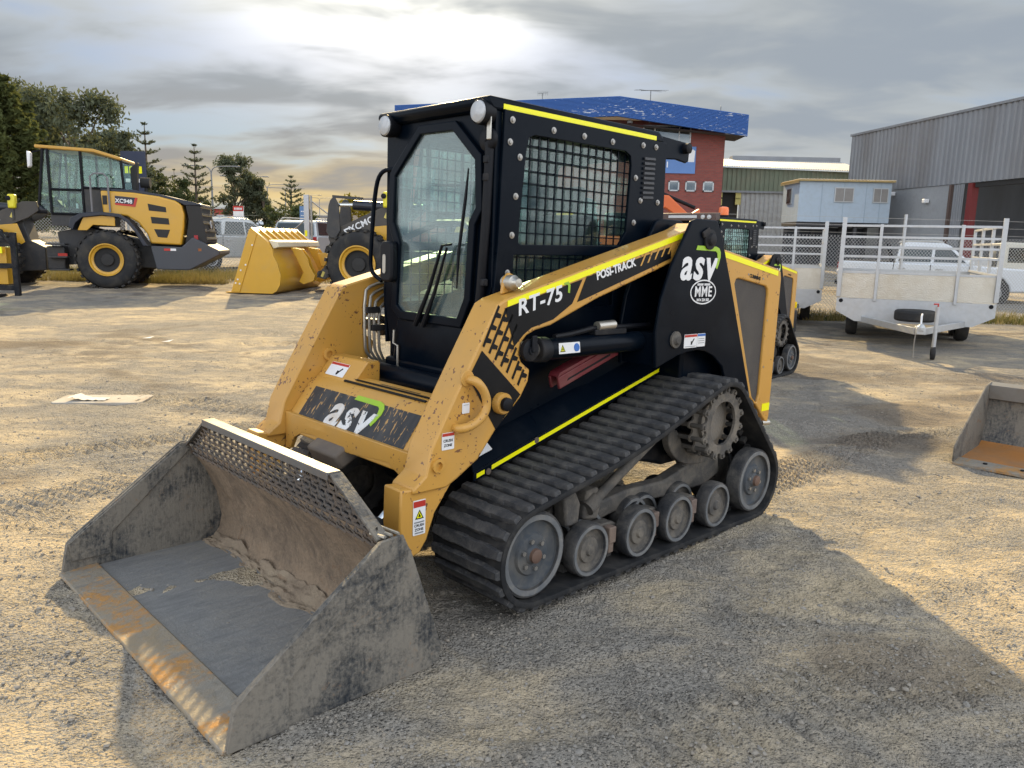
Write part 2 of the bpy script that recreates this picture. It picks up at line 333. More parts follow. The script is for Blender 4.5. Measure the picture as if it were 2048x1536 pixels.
def ground_h(x, y):
    d = np.hypot(x, y)
    near = np.clip((40 - d) / 30, 0, 1)
    h = vnoise(x, y, 1, 1.7) * 0.030 + vnoise(x, y, 2, 0.55) * 0.016
    near2 = np.clip((14 - d) / 8, 0, 1); lump = np.clip(.45 + 1.6 * vnoise(x, y, 6, 1.1), .15, 1)
    h = h + near * vnoise(x, y, 3, 0.19) * 0.020 + near2 * lump * (vnoise(x, y, 4, 0.075) * 0.016 + vnoise(x, y, 5, 0.036) * 0.010)
    # wheel ruts, broad and shallow
    for k, (a, b, c) in enumerate(((0.35, 1.0, 6.2), (0.05, 1.0, 9.7), (-0.2, 1.0, 8.3), (0.6, 1.0, 4.9))):
        t = (y - a * x - c + vnoise(x, y, 20 + k, 3.0) * 0.8) / 0.28
        h = h - 0.018 * np.exp(-t * t) + 0.012 * np.exp(-(np.abs(t) - 1.7) ** 2 * 2)
    for (x0, y0), (x1, y1), w, p, dep in PRINTS:
        L = math.hypot(x1 - x0, y1 - y0); ux, uy = (x1 - x0) / L, (y1 - y0) / L
        s = (x - x0) * ux + (y - y0) * uy; t = -(x - x0) * uy + (y - y0) * ux
        m = np.clip((w / 2 - np.abs(t)) / 0.05, 0, 1) * np.clip(s / 0.1, 0, 1) * np.clip((L - s) / 0.1, 0, 1)
        m = m * np.clip(0.95 + 2.0 * vnoise(x, y, 31, 0.6), 0, 1)
        h = h * (1 - .5 * m) + m * dep * 1.25 * np.sin(2 * np.pi * s / p + 0.6 * np.sin(t * 9))
    return h * np.clip((60 - d) / 40, 0.15, 1)
def axis_lines(segs):
    out = []
    for a, b, st in segs: out += list(np.arange(a, b, st))
    return np.array(out)
def grow(start, end, st, f):
    out = []; v = start
    while v < end: out.append(v); v += st; st *= f
    out.append(end); return out
gx = np.array(sorted([-v for v in grow(3.2, 900, 0.03, 1.075)] + list(np.arange(-3.19, 4.6, 0.0235)) + grow(4.6, 900, 0.03, 1.075)))
gy = np.array([-60, -30, -15, -8, -4, -2, -1, 0, 0.6, 1.0, 1.3, 1.5] + list(np.arange(1.6, 4.6, 0.020)) + list(np.arange(4.6, 7.8, 0.025)) + grow(7.8, 1500, 0.027, 1.024))
GX, GY = np.meshgrid(gx, gy); GZ = ground_h(GX, GY) + 1.4 * np.clip((GY - 18) / 75, 0, 1) ** .8     # the land rises gently beyond the yard
nx, ny = len(gx), len(gy)
gv = np.stack([GX.ravel(), GY.ravel(), GZ.ravel()], 1)
idx = np.arange(nx * ny).reshape(ny, nx)
gf = np.stack([idx[:-1, :-1].ravel(), idx[:-1, 1:].ravel(), idx[1:, 1:].ravel(), idx[1:, :-1].ravel()], 1)
def np_mesh(name, v, f, mat, smooth=True):
    me = bpy.data.meshes.new(name); k = f.shape[1]
    me.vertices.add(len(v)); me.vertices.foreach_set('co', np.ascontiguousarray(v, dtype=np.float32).ravel())
    me.loops.add(f.size); me.loops.foreach_set('vertex_index', np.ascontiguousarray(f, dtype=np.int32).ravel())
    me.polygons.add(len(f)); me.polygons.foreach_set('loop_start', np.arange(0, f.size, k, dtype=np.int32))
    me.polygons.foreach_set('use_smooth', np.full(len(f), smooth)); me.update(); me.validate(); me.materials.append(mat); return me
def ground_material():
    m = bpy.data.materials.new('dirt_and_gravel'); m.use_nodes = True; nt = m.node_tree; nt.nodes.clear(); g = N(nt)
    tc = g.n('ShaderNodeTexCoord').outputs['Object']; b = g.n('ShaderNodeBsdfPrincipled'); o = g.n('ShaderNodeOutputMaterial'); g.link(b.outputs[0], o.inputs[0])
    big = g.noise(tc, 0.45, 3, 0.6, 0.6); mid = g.noise(tc, 2.2, 4, 0.62, 0.5); fine = g.noise(tc, 38, 3, 0.7)
    str_ = g.noise(g.vmath('MULTIPLY', tc, (0.62, 1.25, 1)), 1.7, 5, 0.62, 0.9)
    sand = g.mix(mid, (0.44, 0.36, 0.245), (0.55, 0.45, 0.30))
    grav = g.mix(fine, (0.145, 0.137, 0.124), (0.39, 0.36, 0.31))
    cover = g.ramp(g.math('ADD', g.math('MULTIPLY', big, 0.4), g.math('ADD', g.math('MULTIPLY', str_, 0.4), g.math('MULTIPLY', mid, 0.2))), 0.38, 0.56)
    c = g.mix(cover, sand, grav)
    vor = g.n('ShaderNodeTexVoronoi', ins={'Scale': 75.0, 'Randomness': 1.0}); g.link(tc, vor.inputs['Vector'])
    vsep = g.n('ShaderNodeSeparateColor', ins={0: vor.outputs['Color']})
    st = g.mix(vsep.outputs[0], (0.085, 0.08, 0.075), (0.58, 0.54, 0.47))
    stm = g.math('MULTIPLY', g.math('SUBTRACT', 1.0, g.ramp(vor.outputs['Distance'], 0.20, 0.45)), g.math('MULTIPLY', g.math('ADD', 0.30, g.math('MULTIPLY', cover, 0.70)), g.ramp(vsep.outputs[1], 0.25, 0.6)))
    c = g.mix(stm, c, st)
    mott = g.ramp(g.noise(tc, 5.5, 5, 0.72, 0.6), 0.50, 0.66); c = g.mix(g.math('MULTIPLY', mott, 0.45), c, g.mix(fine, (0.12, 0.112, 0.10), (0.27, 0.25, 0.22)))
    damp = g.math('MULTIPLY', g.ramp(g.math('ADD', g.math('MULTIPLY', g.noise(tc, 0.30, 3, 0.6, 0.9), .7), g.math('MULTIPLY', mid, .3)), 0.53, 0.62), 0.6)
    for (sx, sy, sr, st_) in ((-7.1, 11.4, 1.0, .8), (4.1, 7.9, .9, .75), (3.2, 6.6, .7, .6), (5.3, 8.6, .9, .7), (-2.0, 9.4, 1.1, .5), (-3.6, 5.0, .5, .5), (1.6, 2.9, .5, .5)):   # damp and oily stains
        dd = g.vmath('DISTANCE', g.vmath('MULTIPLY', tc, (.6, 1.0, 0)), (sx * .6, sy, 0)); spot = g.math('SUBTRACT', 1.0, g.ramp(g.math('ADD', g.math('DIVIDE', dd, sr), g.math('MULTIPLY', mid, .9)), .75, 1.15))
        damp = g.math('MAXIMUM', damp, g.math('MULTIPLY', spot, st_))
    c = g.mix(damp, c, (0.155, 0.125, 0.095))
    specks = g.ramp(g.noise(tc, 120, 1, 0.7), 0.62, 0.75); c = g.mix(g.math('MULTIPLY', specks, 0.7), c, (0.13, 0.12, 0.105))
    g.link(c, b.inputs['Base Color']); b.inputs['Roughness'].default_value = 0.95; b.inputs['Specular IOR Level'].default_value = 0.2
    hs = g.math('SUBTRACT', 1.0, g.math('MINIMUM', g.math('MULTIPLY', vor.outputs['Distance'], 2.0), 1.0))
    hs = g.math('MULTIPLY', hs, g.math('ADD', 0.25, g.math('MULTIPLY', cover, 0.75)))
    h = g.math('ADD', g.math('MULTIPLY', hs, 0.022), g.math('ADD', g.math('MULTIPLY', g.noise(tc, 14, 4, 0.65), 0.038), g.math('MULTIPLY', fine, 0.020)))
    h = g.math('SUBTRACT', g.math('ADD', h, g.math('MULTIPLY', str_, 0.08)), g.math('MULTIPLY', mott, 0.012))
    bn = g.n('ShaderNodeBump', ins={'Strength': 0.9, 'Distance': 1.0, 'Height': h}); g.link(bn.outputs[0], b.inputs['Normal'])
    return m
mGround = ground_material()
ground = bpy.data.objects.new('ground', np_mesh('ground', gv, gf, mGround)); COL.objects.link(ground); struct(ground)

# loose stones lying on the dirt
def gravel(n, seed):
    rs = np.random.RandomState(seed)
    t = (1 + 5 ** .5) / 2
    ico = np.array([(-1, t, 0), (1, t, 0), (-1, -t, 0), (1, -t, 0), (0, -1, t), (0, 1, t), (0, -1, -t), (0, 1, -t), (t, 0, -1), (t, 0, 1), (-t, 0, -1), (-t, 0, 1)]) / 1.9
    fc = np.array([(0, 11, 5), (0, 5, 1), (0, 1, 7), (0, 7, 10), (0, 10, 11), (1, 5, 9), (5, 11, 4), (11, 10, 2), (10, 7, 6), (7, 1, 8), (3, 9, 4), (3, 4, 2), (3, 2, 6), (3, 6, 8), (3, 8, 9), (4, 9, 5), (2, 4, 11), (6, 2, 10), (8, 6, 7), (9, 8, 1)])
    y = 1.9 + 9.0 * rs.rand(n) ** 1.6; x = (rs.rand(n) * 2 - 1) * (0.75 * y + 0.3)
    keep = (vnoise(x, y, 51, 0.7) + 0.5 * vnoise(x, y, 52, 0.25) + 0.35 * rs.rand(n)) > 0.10
    x, y = x[keep], y[keep]; k = len(x)
    s = 0.0026 + 0.0050 * rs.rand(k) ** 2 + 0.010 * rs.rand(k) ** 24
    z = ground_h(x, y) + s * 0.25
    v = ico[None] * (1 + 0.5 * (rs.rand(k, 12, 3) - 0.5)) * np.stack([s, s * (.7 + .5 * rs.rand(k)), s * (.5 + .3 * rs.rand(k))], 1)[:, None]
    a = rs.rand(k) * 6.28; ca, sa = np.cos(a)[:, None], np.sin(a)[:, None]
    vx = v[..., 0] * ca - v[..., 1] * sa; vy = v[..., 0] * sa + v[..., 1] * ca
    v = np.stack([vx + x[:, None], vy + y[:, None], v[..., 2] + z[:, None]], 2).reshape(-1, 3)
    f = (fc[None] + (np.arange(k) * 12)[:, None, None]).reshape(-1, 3)
    return v, f
gvv, gff = gravel(32000, 5)
mStone = M('loose_stone', (0.25, 0.235, 0.21), 0.85, var=0.5, vscale=23, dirt=(0.36, 0.29, 0.2), dscale=7, damt=0.4)
grav_o = bpy.data.objects.new('gravel', np_mesh('gravel', gvv, gff, mStone, smooth=False)); COL.objects.link(grav_o)
grav_o['kind'] = 'stuff'; grav_o['label'] = 'loose grey stones scattered over the dirt yard'; grav_o['category'] = 'gravel'
# ------------------------------------------------------------------ plates with holes, decals
def plate(outline, holes, a0, a1, axis, name, mat, parent, bev=0.0, label=None, kind=None):
    """flat plate with openings: 2D curve filled and extruded between a0 and a1 along axis"""
    cu = bpy.data.curves.new(name, 'CURVE'); cu.dimensions = '2D'; cu.fill_mode = 'BOTH'; cu.extrude = abs(a1 - a0) / 2 - bev; cu.bevel_depth = bev; cu.bevel_resolution = 1; cu.offset = -bev
    for poly in [outline] + list(holes):
        sp = cu.splines.new('POLY'); sp.points.add(len(poly) - 1); sp.use_cyclic_u = True
        for p, q in zip(sp.points, poly): p.co = (q[0], q[1], 0, 1)
    tmp = bpy.data.objects.new('tmp_curve', cu); COL.objects.link(tmp)
    me = bpy.data.meshes.new_from_object(tmp.evaluated_get(bpy.context.evaluated_depsgraph_get())); bpy.data.objects.remove(tmp); bpy.data.curves.remove(cu)
    c = (a0 + a1) / 2
    mt = {'y': Matrix(((1, 0, 0, 0), (0, 0, 1, c), (0, 1, 0, 0), (0, 0, 0, 1))), 'x': Matrix(((0, 0, 1, c), (1, 0, 0, 0), (0, 1, 0, 0), (0, 0, 0, 1))), 'z': Matrix(((1, 0, 0, 0), (0, 1, 0, 0), (0, 0, 1, c), (0, 0, 0, 1)))}[axis] if isinstance(axis, str) else axis
    me.transform(mt); bm = bmesh.new(); bm.from_mesh(me); bmesh.ops.remove_doubles(bm, verts=bm.verts, dist=1e-6); bmesh.ops.recalc_face_normals(bm, faces=bm.faces)
    for f in bm.faces: f.smooth = False
    bm.to_mesh(me); bm.free(); me.name = name; me.materials.clear(); me.materials.append(mat)
    o = bpy.data.objects.new(name, me); COL.objects.link(o); o.parent = parent
    if label: o['label'] = label
    if kind: o['kind'] = kind
    return o
def side_m(x, y, z, ang=0.0, s=1): return frame_m((x, y, z), (-math.cos(ang) * s, 0, math.sin(ang)), (math.sin(ang) * s, 0, math.cos(ang)))
def asv_logo(parent, m, w, white, green, suffix=''):
    text('asv', w * 0.62, white, 'lettering', parent, m @ Matrix.Translation((-w * 0.05, -w * 0.03, 0)), bold=w * 0.015, shear=0.2, ext=0.0012, xs=1.0, space=1.12)
    sw = [(-0.10, 0.235), (0.36, 0.235), (0.44, 0.215), (0.485, 0.16), (0.49, 0.09), (0.46, 0.0), (0.425, -0.075), (0.385, -0.055), (0.405, 0.02), (0.415, 0.09), (0.40, 0.145), (0.36, 0.17), (-0.13, 0.175)]
    plate([(x * w, y * w) for x, y in sw], [], -0.0012, 0.0012, m, 'swoosh', green, parent)
def label_plate(parent, m, w, h, head=None, lines=(), icon=None, name='warning_label', lab=None):
    o = plate(rrect(-w / 2, w / 2, -h / 2, h / 2, min(w, h) * .06, 2), [], -0.0008, 0.0008, m, name, mWhite, parent, label=lab)
    z = Matrix.Translation((0, 0, 0.0016))
    if head: plate([(-w * .48, h * .30), (w * .48, h * .30), (w * .48, h * .47), (-w * .48, h * .47)], [], -.0004, .0004, m @ z, 'label_band', head, o)
    for i, (t, sz, dy) in enumerate(lines):
        if t == '-': plate([(-sz, dy - h * .02), (sz, dy - h * .02), (sz, dy + h * .02), (-sz, dy + h * .02)], [], -.0003, .0003, m @ z, 'small_print', M('print_grey', (.22, .23, .24), .5), o); continue
        text(t, sz, mDecal, 'lettering', o, m @ Matrix.Translation((0, dy, 0.0016)), bold=sz * .02, ext=.0003)
    if icon:
        kind, s, dx, dy = icon
        if kind == 'tri':
            plate([(dx - s, dy - s * .8), (dx + s, dy - s * .8), (dx, dy + s)], [], -.0004, .0004, m @ z, 'label_symbol', mTape, o)
            plate([(dx - s, dy - s * .8), (dx + s, dy - s * .8), (dx, dy + s)], [[(dx - s * .72, dy - s * .62), (dx + s * .72, dy - s * .62), (dx, dy + s * .68)]], -.0004, .0004, m @ Matrix.Translation((0, 0, .0026)), 'label_symbol', mDecal, o)
            plate([(dx - s * .3, dy - s * .45), (dx + s * .35, dy - s * .4), (dx + s * .1, dy), (dx + s * .15, dy + s * .35), (dx - s * .1, dy + s * .1)], [], -.0004, .0004, m @ Matrix.Translation((0, 0, .0026)), 'label_symbol', mDecal, o)
        else:
            plate([(dx - s, dy - s), (dx - s * .4, dy - s * .9), (dx, dy - s * .2), (dx + s * .9, dy + s * .8), (dx + s * .5, dy + s), (dx - s * .3, dy + s * .1), (dx - s, dy + s * .2)], [], -.0004, .0004, m @ z, 'label_symbol', mDecal, o)
    return o

# ------------------------------------------------------------------ compact track loader
def belt_path(step=0.01):
    F, S, K = (0.94, 0.243, 0.231), (-0.57, 0.652, 0.243), (-0.99, 0.243, 0.231)
    pts = []
    def arc(c, a0, a1):
        n = max(3, int(abs(a1 - a0) * c[2] / step))
        return [(c[0] + c[2] * math.cos(a0 + (a1 - a0) * i / n), c[1] + c[2] * math.sin(a0 + (a1 - a0) * i / n)) for i in range(n + 1)]
    a1 = math.atan2(S[1] - F[1], S[0] - F[0]) - math.pi / 2; a2 = math.atan2(K[1] - S[1], K[0] - S[0]) + 2 * math.pi - math.pi / 2
    pts += arc(F, -math.pi / 2, a1); e = pts[-1]; nx = arc(S, a1, a2); s = nx[0]; L = math.hypot(s[0] - e[0], s[1] - e[1]); n = int(L / step)
    nr = (math.cos(a1), math.sin(a1))
    for i in range(1, n):
        t = i / n; sg = 0.042 * math.sin(math.pi * t) ** 1.3; pts.append((e[0] + (s[0] - e[0]) * t - nr[0] * sg, e[1] + (s[1] - e[1]) * t - nr[1] * sg))
    pts += nx + arc(K, a2, 1.5 * math.pi)
    # close along the ground
    e, s = pts[-1], pts[0]; n = int((s[0] - e[0]) / step)
    pts += [(e[0] + (s[0] - e[0]) * i / n, e[1]) for i in range(1, n)]
    return pts
def resample(pts, n):
    P = np.array(pts + [pts[0]]); d = np.r_[0, np.cumsum(np.hypot(*np.diff(P, axis=0).T))]; s = np.arange(n) * d[-1] / n
    x, z = np.interp(s, d, P[:, 0]), np.interp(s, d, P[:, 1]); s2 = (s + 0.01) % d[-1]; s1 = (s - 0.01) % d[-1]
    tx, tz = np.interp(s2, d, P[:, 0]) - np.interp(s1, d, P[:, 0]), np.interp(s2, d, P[:, 1]) - np.interp(s1, d, P[:, 1]); l = np.hypot(tx, tz)
    return np.stack([x, z, tx / l, tz / l], 1)
def tread_bar_mesh():
    hw, hy = 0.0295, 0.224; ys = [-hy, -0.15, -0.148, -0.078, -0.074, 0.0, 0.004, 0.074, 0.078, 0.148, 0.15, hy]
    of = [0, .0, .004, .004, -.002, -.002, .004, .004, -.002, -.002, .003, 0]
    up = [(hw + o * .6 - (0.009 if i in (0, 11) else 0), y) for i, (y, o) in enumerate(zip(ys, of))]; dn = [(-hw + o * .6 + (0.009 if i in (0, 11) else 0), y) for i, (y, o) in enumerate(zip(ys, of))]
    ol = up + dn[::-1]; n = len(ol); b = B()
    top = [(x * 0.74, y * 0.972) for x, y in ol]
    b.add([(x, y, -0.004) for x, y in ol] + [(x * .93, y * .995, 0.013) for x, y in ol] + [(x, y, 0.021) for x, y in top],
          [(i, (i + 1) % n, n + (i + 1) % n, n + i) for i in range(n)] + [(n + i, n + (i + 1) % n, 2 * n + (i + 1) % n, 2 * n + i) for i in range(n)] + [tuple(range(2 * n, 3 * n))])
    return b.mesh('tread_bar', M('tread_face_rubber', (.040, .042, .046), .7, var=.3, vscale=14, dirt=(.17, .158, .14), dscale=16, damt=.38, bump=.3, bscale=110, spec=.3), 30)
TB = tread_bar_mesh()
BELT = belt_path()
def make_track(L, s):
    yc = 0.685 * s; b = B(); pts = resample(BELT, 220); n = len(pts); w = 0.23
    for x, z, tx, tz in pts:
        nx, nz = tz, -tx
        for off, y in ((0, -w), (0.0, w), (-0.012, w + .004), (-0.026, w), (-0.026, -w), (-0.012, -w - .004)): b.v.append((x + nx * off, yc + y, z + nz * off))
    for i in range(n):
        j = (i + 1) % n
        for k in range(6): b.f.append((i * 6 + k, i * 6 + (k + 1) % 6, j * 6 + (k + 1) % 6, j * 6 + k))
    tr = b.build('rubber_track', M('belt_rubber', (.013, .014, .016), .75, var=.3, vscale=9, dirt=(.085, .078, .068), dscale=9, damt=.3, spec=.3), L, sharp=50)
    for x, z, tx, tz in resample(BELT, 66):
        o = bpy.data.objects.new('tread_bar', TB); COL.objects.link(o); o.parent = tr; o.location = (x, yc, z); o.rotation_euler = (0, math.atan2(tz, -tx), 0)
    b = B()
    for x, z, tx, tz in resample(BELT, 66):
        nx, nz = tz, -tx; m = Matrix(((tx, 0, nx, 0), (0, 1, 0, 0), (tz, 0, nz, 0), (0, 0, 0, 1))).to_3x3()
        for dy in (-0.075, 0.075): b.box((x - nx * .045, yc + dy, z - nz * .045), (0.030, 0.035, 0.04), m)
    b.build('drive_lugs', mRub, tr, kind='stuff')
    return tr
def wheel(L, x, z, yf, s, r, w, name, bolts=0):
    """rubber-rimmed wheel with dish and hub, outer face at yf*s"""
    k = r / 0.19
    t = B().lathe([(r * .5, -w), (r * .97, -w), (r, -w + .008), (r, -.012), (r * .975, -.002), (r * .94, 0), (r * .80, 0), (r * .785, -.012)], (x, yf * s, z), 'y', 40, s).build(name, mRub, L, sharp=35)
    B().lathe([(r * .93, .0005), (r * .925, .003), (r * .81, .003), (r * .80, -.004)], (x, yf * s, z), 'y', 40, s).build('rim_band', mWheelR, t)
    B().lathe([(r * .80, -.006), (r * .77, -.022), (r * .70, -.026), (r * .50, -.024), (r * .46, -.012), (r * .40, -.010), (r * .22, -.010), (r * .20, -.004), (r * .17, .002), (0, .003)], (x, yf * s, z), 'y', 40, s).build('wheel_dish', M('wheel_dish_paint', (.040, .050, .062), .6, var=.3, vscale=12, dirt=(.17, .155, .13), dscale=8, damt=.4) if bolts else mUnder, t, sharp=30)
    if bolts:
        B().lathe([(r * .17, .0), (r * .16, .018), (r * .12, .022), (0, .022)], (x, yf * s, z), 'y', 20, s).build('hub_nut', M('rusty_hub', (0.10, 0.06, 0.045), .6, var=.3, dirt=(.2, .12, .08)), t)
        for i in range(bolts):
            a = 2 * math.pi * (i + .3) / bolts; p = (x + r * .33 * math.cos(a), yf * s - .012 * s, z + r * .33 * math.sin(a))
            B().cyl(p, (p[0], p[1] + .014 * s, p[2]), r * .055, 6).build('bolt', mBolt, t)
    return t
def gear_outline(c, ro, ri, n):
    pts = []
    for i in range(n):
        a = 2 * math.pi * i / n; d = 2 * math.pi / n
        for f, r in ((-.22, ro * .97), (-.12, ro), (.12, ro), (.22, ro * .97), (.30, ri), (.5, ri * .965), (.70, ri)): pts.append((c[0] + r * math.cos(a + d * f), c[1] + r * math.sin(a + d * f)))
    return pts
def circle(c, r, n=32): return [(c[0] + r * math.cos(2 * math.pi * i / n), c[1] + r * math.sin(2 * math.pi * i / n)) for i in range(n)]

def make_undercarriage(L, s):
    make_track(L, s)
    wheel(L, .94, .243, .885, s, .200, .09, 'idler_wheel', 6); wheel(L, -.99, .243, .885, s, .196, .09, 'idler_wheel', 6)
    wheel(L, .94, .243, .60, s, .200, .09, 'idler_wheel'); wheel(L, -.99, .243, .62, s, .196, .09, 'idler_wheel')
    for x in (.545, .15, -.19, -.575): wheel(L, x, .168, .885, s, .134, .075, 'road_wheel')
    for x in (.64, .40, .02, -.07, -.42): wheel(L, x, .168, .735, s, .128, .07, 'road_wheel'); wheel(L, x, .168, .58, s, .128, .06, 'road_wheel')
    y0, y1 = .615 * s, .70 * s
    B().prism([(.66, .33), (.70, .25), (.35, .20), (.0, .24), (-.35, .22), (-.72, .22), (-.88, .27), (-.86, .37), (-.70, .41), (-.55, .47), (-.45, .46), (-.52, .37), (-.30, .32), (.05, .33), (.35, .30), (.50, .36), (.58, .40)], y0, y1).build('track_frame', mUnder, L, .012)
    for xc in (.345, -.02, -.38):
        t = B().prism([(xc - .13, .20), (xc - .06, .235), (xc + .06, .235), (xc + .13, .20), (xc + .12, .155), (xc + .04, .175), (xc - .04, .175), (xc - .12, .155)], .72 * s, .80 * s).build('bogie_arm', mUnder, L, .01)
        B().box((xc, .83 * s, .19), (.055, .05, .085)).box((xc, .83 * s, .125), (.04, .035, .06)).build('bogie_block', M('rusty_casting', (.13, .095, .08), .7, var=.3, dirt=(.24, .18, .13), damt=.4, bump=.4), t, .006)
    # tension strut and its clevis blocks
    a, b_ = Vector((.44, .76 * s, .33)), Vector((-.06, .76 * s, .60))
    st = B().cyl(a, b_, .027, 14).build('tension_strut', mUnder, L)
    B().cyl(a - (b_ - a) * .02, a + (b_ - a) * .12, .042, 14).build('strut_clevis', mUnder, st)
    B().prism([(.64, .28), (.66, .42), (.58, .45), (.54, .38), (.55, .27)], .72 * s, .80 * s).build('idler_bracket', mUnder, L, .012)
    B().prism([(.47, .27), (.45, .41), (.36, .42), (.33, .33), (.36, .25)], .68 * s, .76 * s).build('idler_bracket', mUnder, L, .012)
    # drive housing, hook-shaped guard and sprocket
    hook = [(-.36, .62), (-.30, .60), (-.29, .55), (-.34, .47), (-.44, .40), (-.58, .37), (-.74, .37), (-.80, .42), (-.70, .43), (-.56, .43), (-.46, .48), (-.41, .56)]
    B().prism(chaikin(hook), .66 * s, .71 * s).build('drive_guard', mUnder, L, .006)
    B().prism([(-.22, .60), (-.10, .52), (-.12, .44), (-.30, .40), (-.45, .36), (-.85, .36), (-.95, .45), (-.86, .62), (-.70, .80), (-.45, .82), (-.3, .74)], .40 * s, .58 * s).build('drive_housing', mBlkD, L, .02)
    c = (-.57, .652); sp = plate(gear_outline(c, .212, .178, 15), [circle(c, .128)], .866 * s, .882 * s, 'y', 'drive_sprocket', mUnder, L)
    plate(gear_outline(c, .212, .178, 15), [circle(c, .05)], .782 * s, .794 * s, 'y', 'sprocket_disc', M('greyed_steel_disc', (.16, .15, .135), .6, metal=.3, var=.25, dirt=(.25, .21, .16), damt=.5, bump=.3), sp)
    B().lathe([(.125, 0), (.12, .02), (.05, .022), (0, .022)], (c[0], .794 * s, c[1]), 'y', 32, s).build('hub_plate', M('greyed_steel_disc', (.16, .15, .135)), sp)
    for i in range(15):
        a = 2 * math.pi * i / 15; p = (c[0] + .193 * math.cos(a), c[1] + .193 * math.sin(a))
        B().cyl((p[0], .70 * s, p[1]), (p[0], .866 * s, p[1]), .014, 10).cyl((p[0], .882 * s, p[1]), (p[0], .892 * s, p[1]), .011, 6).build('roller_pin', mUnder, sp)
    B().cyl((c[0], .45 * s, c[1]), (c[0], .78 * s, c[1]), .10, 24).build('drive_motor', mBlkD, L)

def make_cab(L):
    yw = .43
    cab = B().box2((-.44, -.40, .95), (.80, .40, 1.17)).build('cab', mBlk, L, .01)
    B().prism([(.895, 2.225), (.885, 2.257), (-.40, 2.262), (-.445, 2.235), (-.445, 2.20), (.86, 2.195)], -.435, .435).build('cab_roof', mBlk, cab, .014)
    for s in (1, -1):
        win = [(.655, 2.03), (.64, 2.10), (.60, 2.115), (-.09, 2.12), (-.135, 2.10), (-.147, 2.05), (-.134, 1.70), (-.075, 1.622), (.67, 1.602), (.69, 1.615)]
        lo = [(.712, 1.552), (.181, 1.562), (-.05, 1.556), (-.05, 1.30), (.725, 1.27)]
        out = [(.80, 2.205), (-.455, 2.205), (-.47, 1.75), (-.44, 1.05), (.82, 1.05), (.835, 1.35), (.815, 1.6)]
        pn = plate(out, [win, lo], yw * s, (yw + .018) * s, 'y', 'side_panel', mBlk, cab, .003)
        B().prism([(.75, 2.16), (-.2, 2.16), (-.2, 1.2), (.77, 1.2)], (yw - .035) * s, (yw - .030) * s).build('side_window', mGlassG, cab)
        b = B()
        x = -.18
        while x < .76:
            b.box((x, (yw - .008) * s, 1.69), (.006, .006, .92)); x += .0605
        z = 1.25
        while z < 2.14:
            b.box((.29, (yw - .015) * s, z), (.98, .006, .006)); z += .0585
        b.build('window_guard', mBlk, cab, kind='stuff')
        for k in range(9):
            B().prism([(-.248, 2.105 - k * .026), (-.342, 2.110 - k * .026), (-.347, 2.098 - k * .026), (-.250, 2.092 - k * .026)], (yw + .0185) * s, (yw + .030) * s).build('louvre', M('louvre_paint', (.03, .033, .04), .4), cab)
        if s == 1:
            for bx, bz in ((.754, 2.164), (.765, 2.065), (.699, 2.004), (.717, 1.824), (.733, 1.644), (.753, 1.468), (.477, 2.153), (.252, 2.154), (.027, 2.154), (-.186, 1.99), (-.192, 1.751), (-.24, 1.873), (-.40, 1.873), (-.236, 2.167), (-.353, 2.17)):
                B().lathe([(.016, 0), (.016, .004), (.010, .005), (.010, .011), (0, .012)], (bx, (yw + .018) * s, bz), 'y', 10, s).build('bolt', mBolt, cab)
        B().prism([(.80, 2.207), (-.37, 2.210), (-.37, 2.233), (.80, 2.230)], .4352 * s, .4372 * s).build('reflective_tape', mTape, cab)
        B().prism([(-.445, 2.25), (-.735, 2.24), (-.75, 2.225), (-.745, 2.135), (-.72, 2.125), (-.62, 2.135), (-.445, 2.12)], .385 * s, .405 * s).build('roof_tail_plate', mBlk, cab, .006)
    B().box2((-.73, -.385, 2.22), (-.44, .385, 2.245)).build('roof_tail', mBlk, cab, .005)
    B().lathe([(.03, 0), (.03, .03), (.022, .034), (0, .034)], (-.70, .405, 2.205), 'y', 16, 1).build('tail_lamp', mPlast, cab)
    # rear wall with a window
    plate([(-.43, 2.2), (.43, 2.2), (.43, 1.05), (-.43, 1.05)], [rrect(-.38, .38, 1.45, 2.12, .05)], -.455, -.435, 'x', 'rear_panel', mBlk, cab)
    B().prism([(-.40, 1.43), (.40, 1.43), (.40, 2.14), (-.40, 2.14)], -.432, -.428, 'x').build('rear_window', mGlassG, cab)
    # front: frame, door with eight-sided glass
    gl = [(-.106, 2.132), (.150, 2.130), (.318, 1.985), (.332, 1.764), (.286, 1.697), (.266, 1.338), (.215, 1.233), (-.249, 1.234), (-.295, 1.265), (-.272, 1.587), (-.330, 1.697), (-.320, 1.935)]
    cx, cz = .0, 1.70
    def off(p, d):
        n = len(p); out = []
        for i in range(n):
            a, b_, c = Vector(p[i - 1]), Vector(p[i]), Vector(p[(i + 1) % n]); e1 = (b_ - a).normalized(); e2 = (c - b_).normalized()
            n1 = Vector((-e1.y, e1.x)); n2 = Vector((-e2.y, e2.x)); m = (n1 + n2).normalized(); k = d / max(.4, m.dot(n1)); out.append(tuple(b_ + m * k))
        return out
    fo = [(-.425, 2.205), (.425, 2.205), (.432, 1.40), (.36, 1.22), (.30, 1.0), (.22, .905), (-.31, .905), (-.38, 1.06), (-.425, 1.25)]
    plate(fo, [off(gl, .035)], .795, .835, 'x', 'front_panel', mBlk, cab, .004)
    door = plate(off(gl, .042), [off(gl, -.004)], .836, .862, 'x', 'door', mBlk, cab, .006)
    glo = plate(off(gl, .006), [], .842, .846, 'x', 'door_glass', mGlassD, cab)
    # padded corner frame between door and side
    B().tube([(.845, .385, 2.13), (.85, .405, 2.02), (.855, .40, 1.7), (.86, .385, 1.4), (.85, .36, 1.27)], .022, 10).build('door_hinge_rail', mPlast, cab)
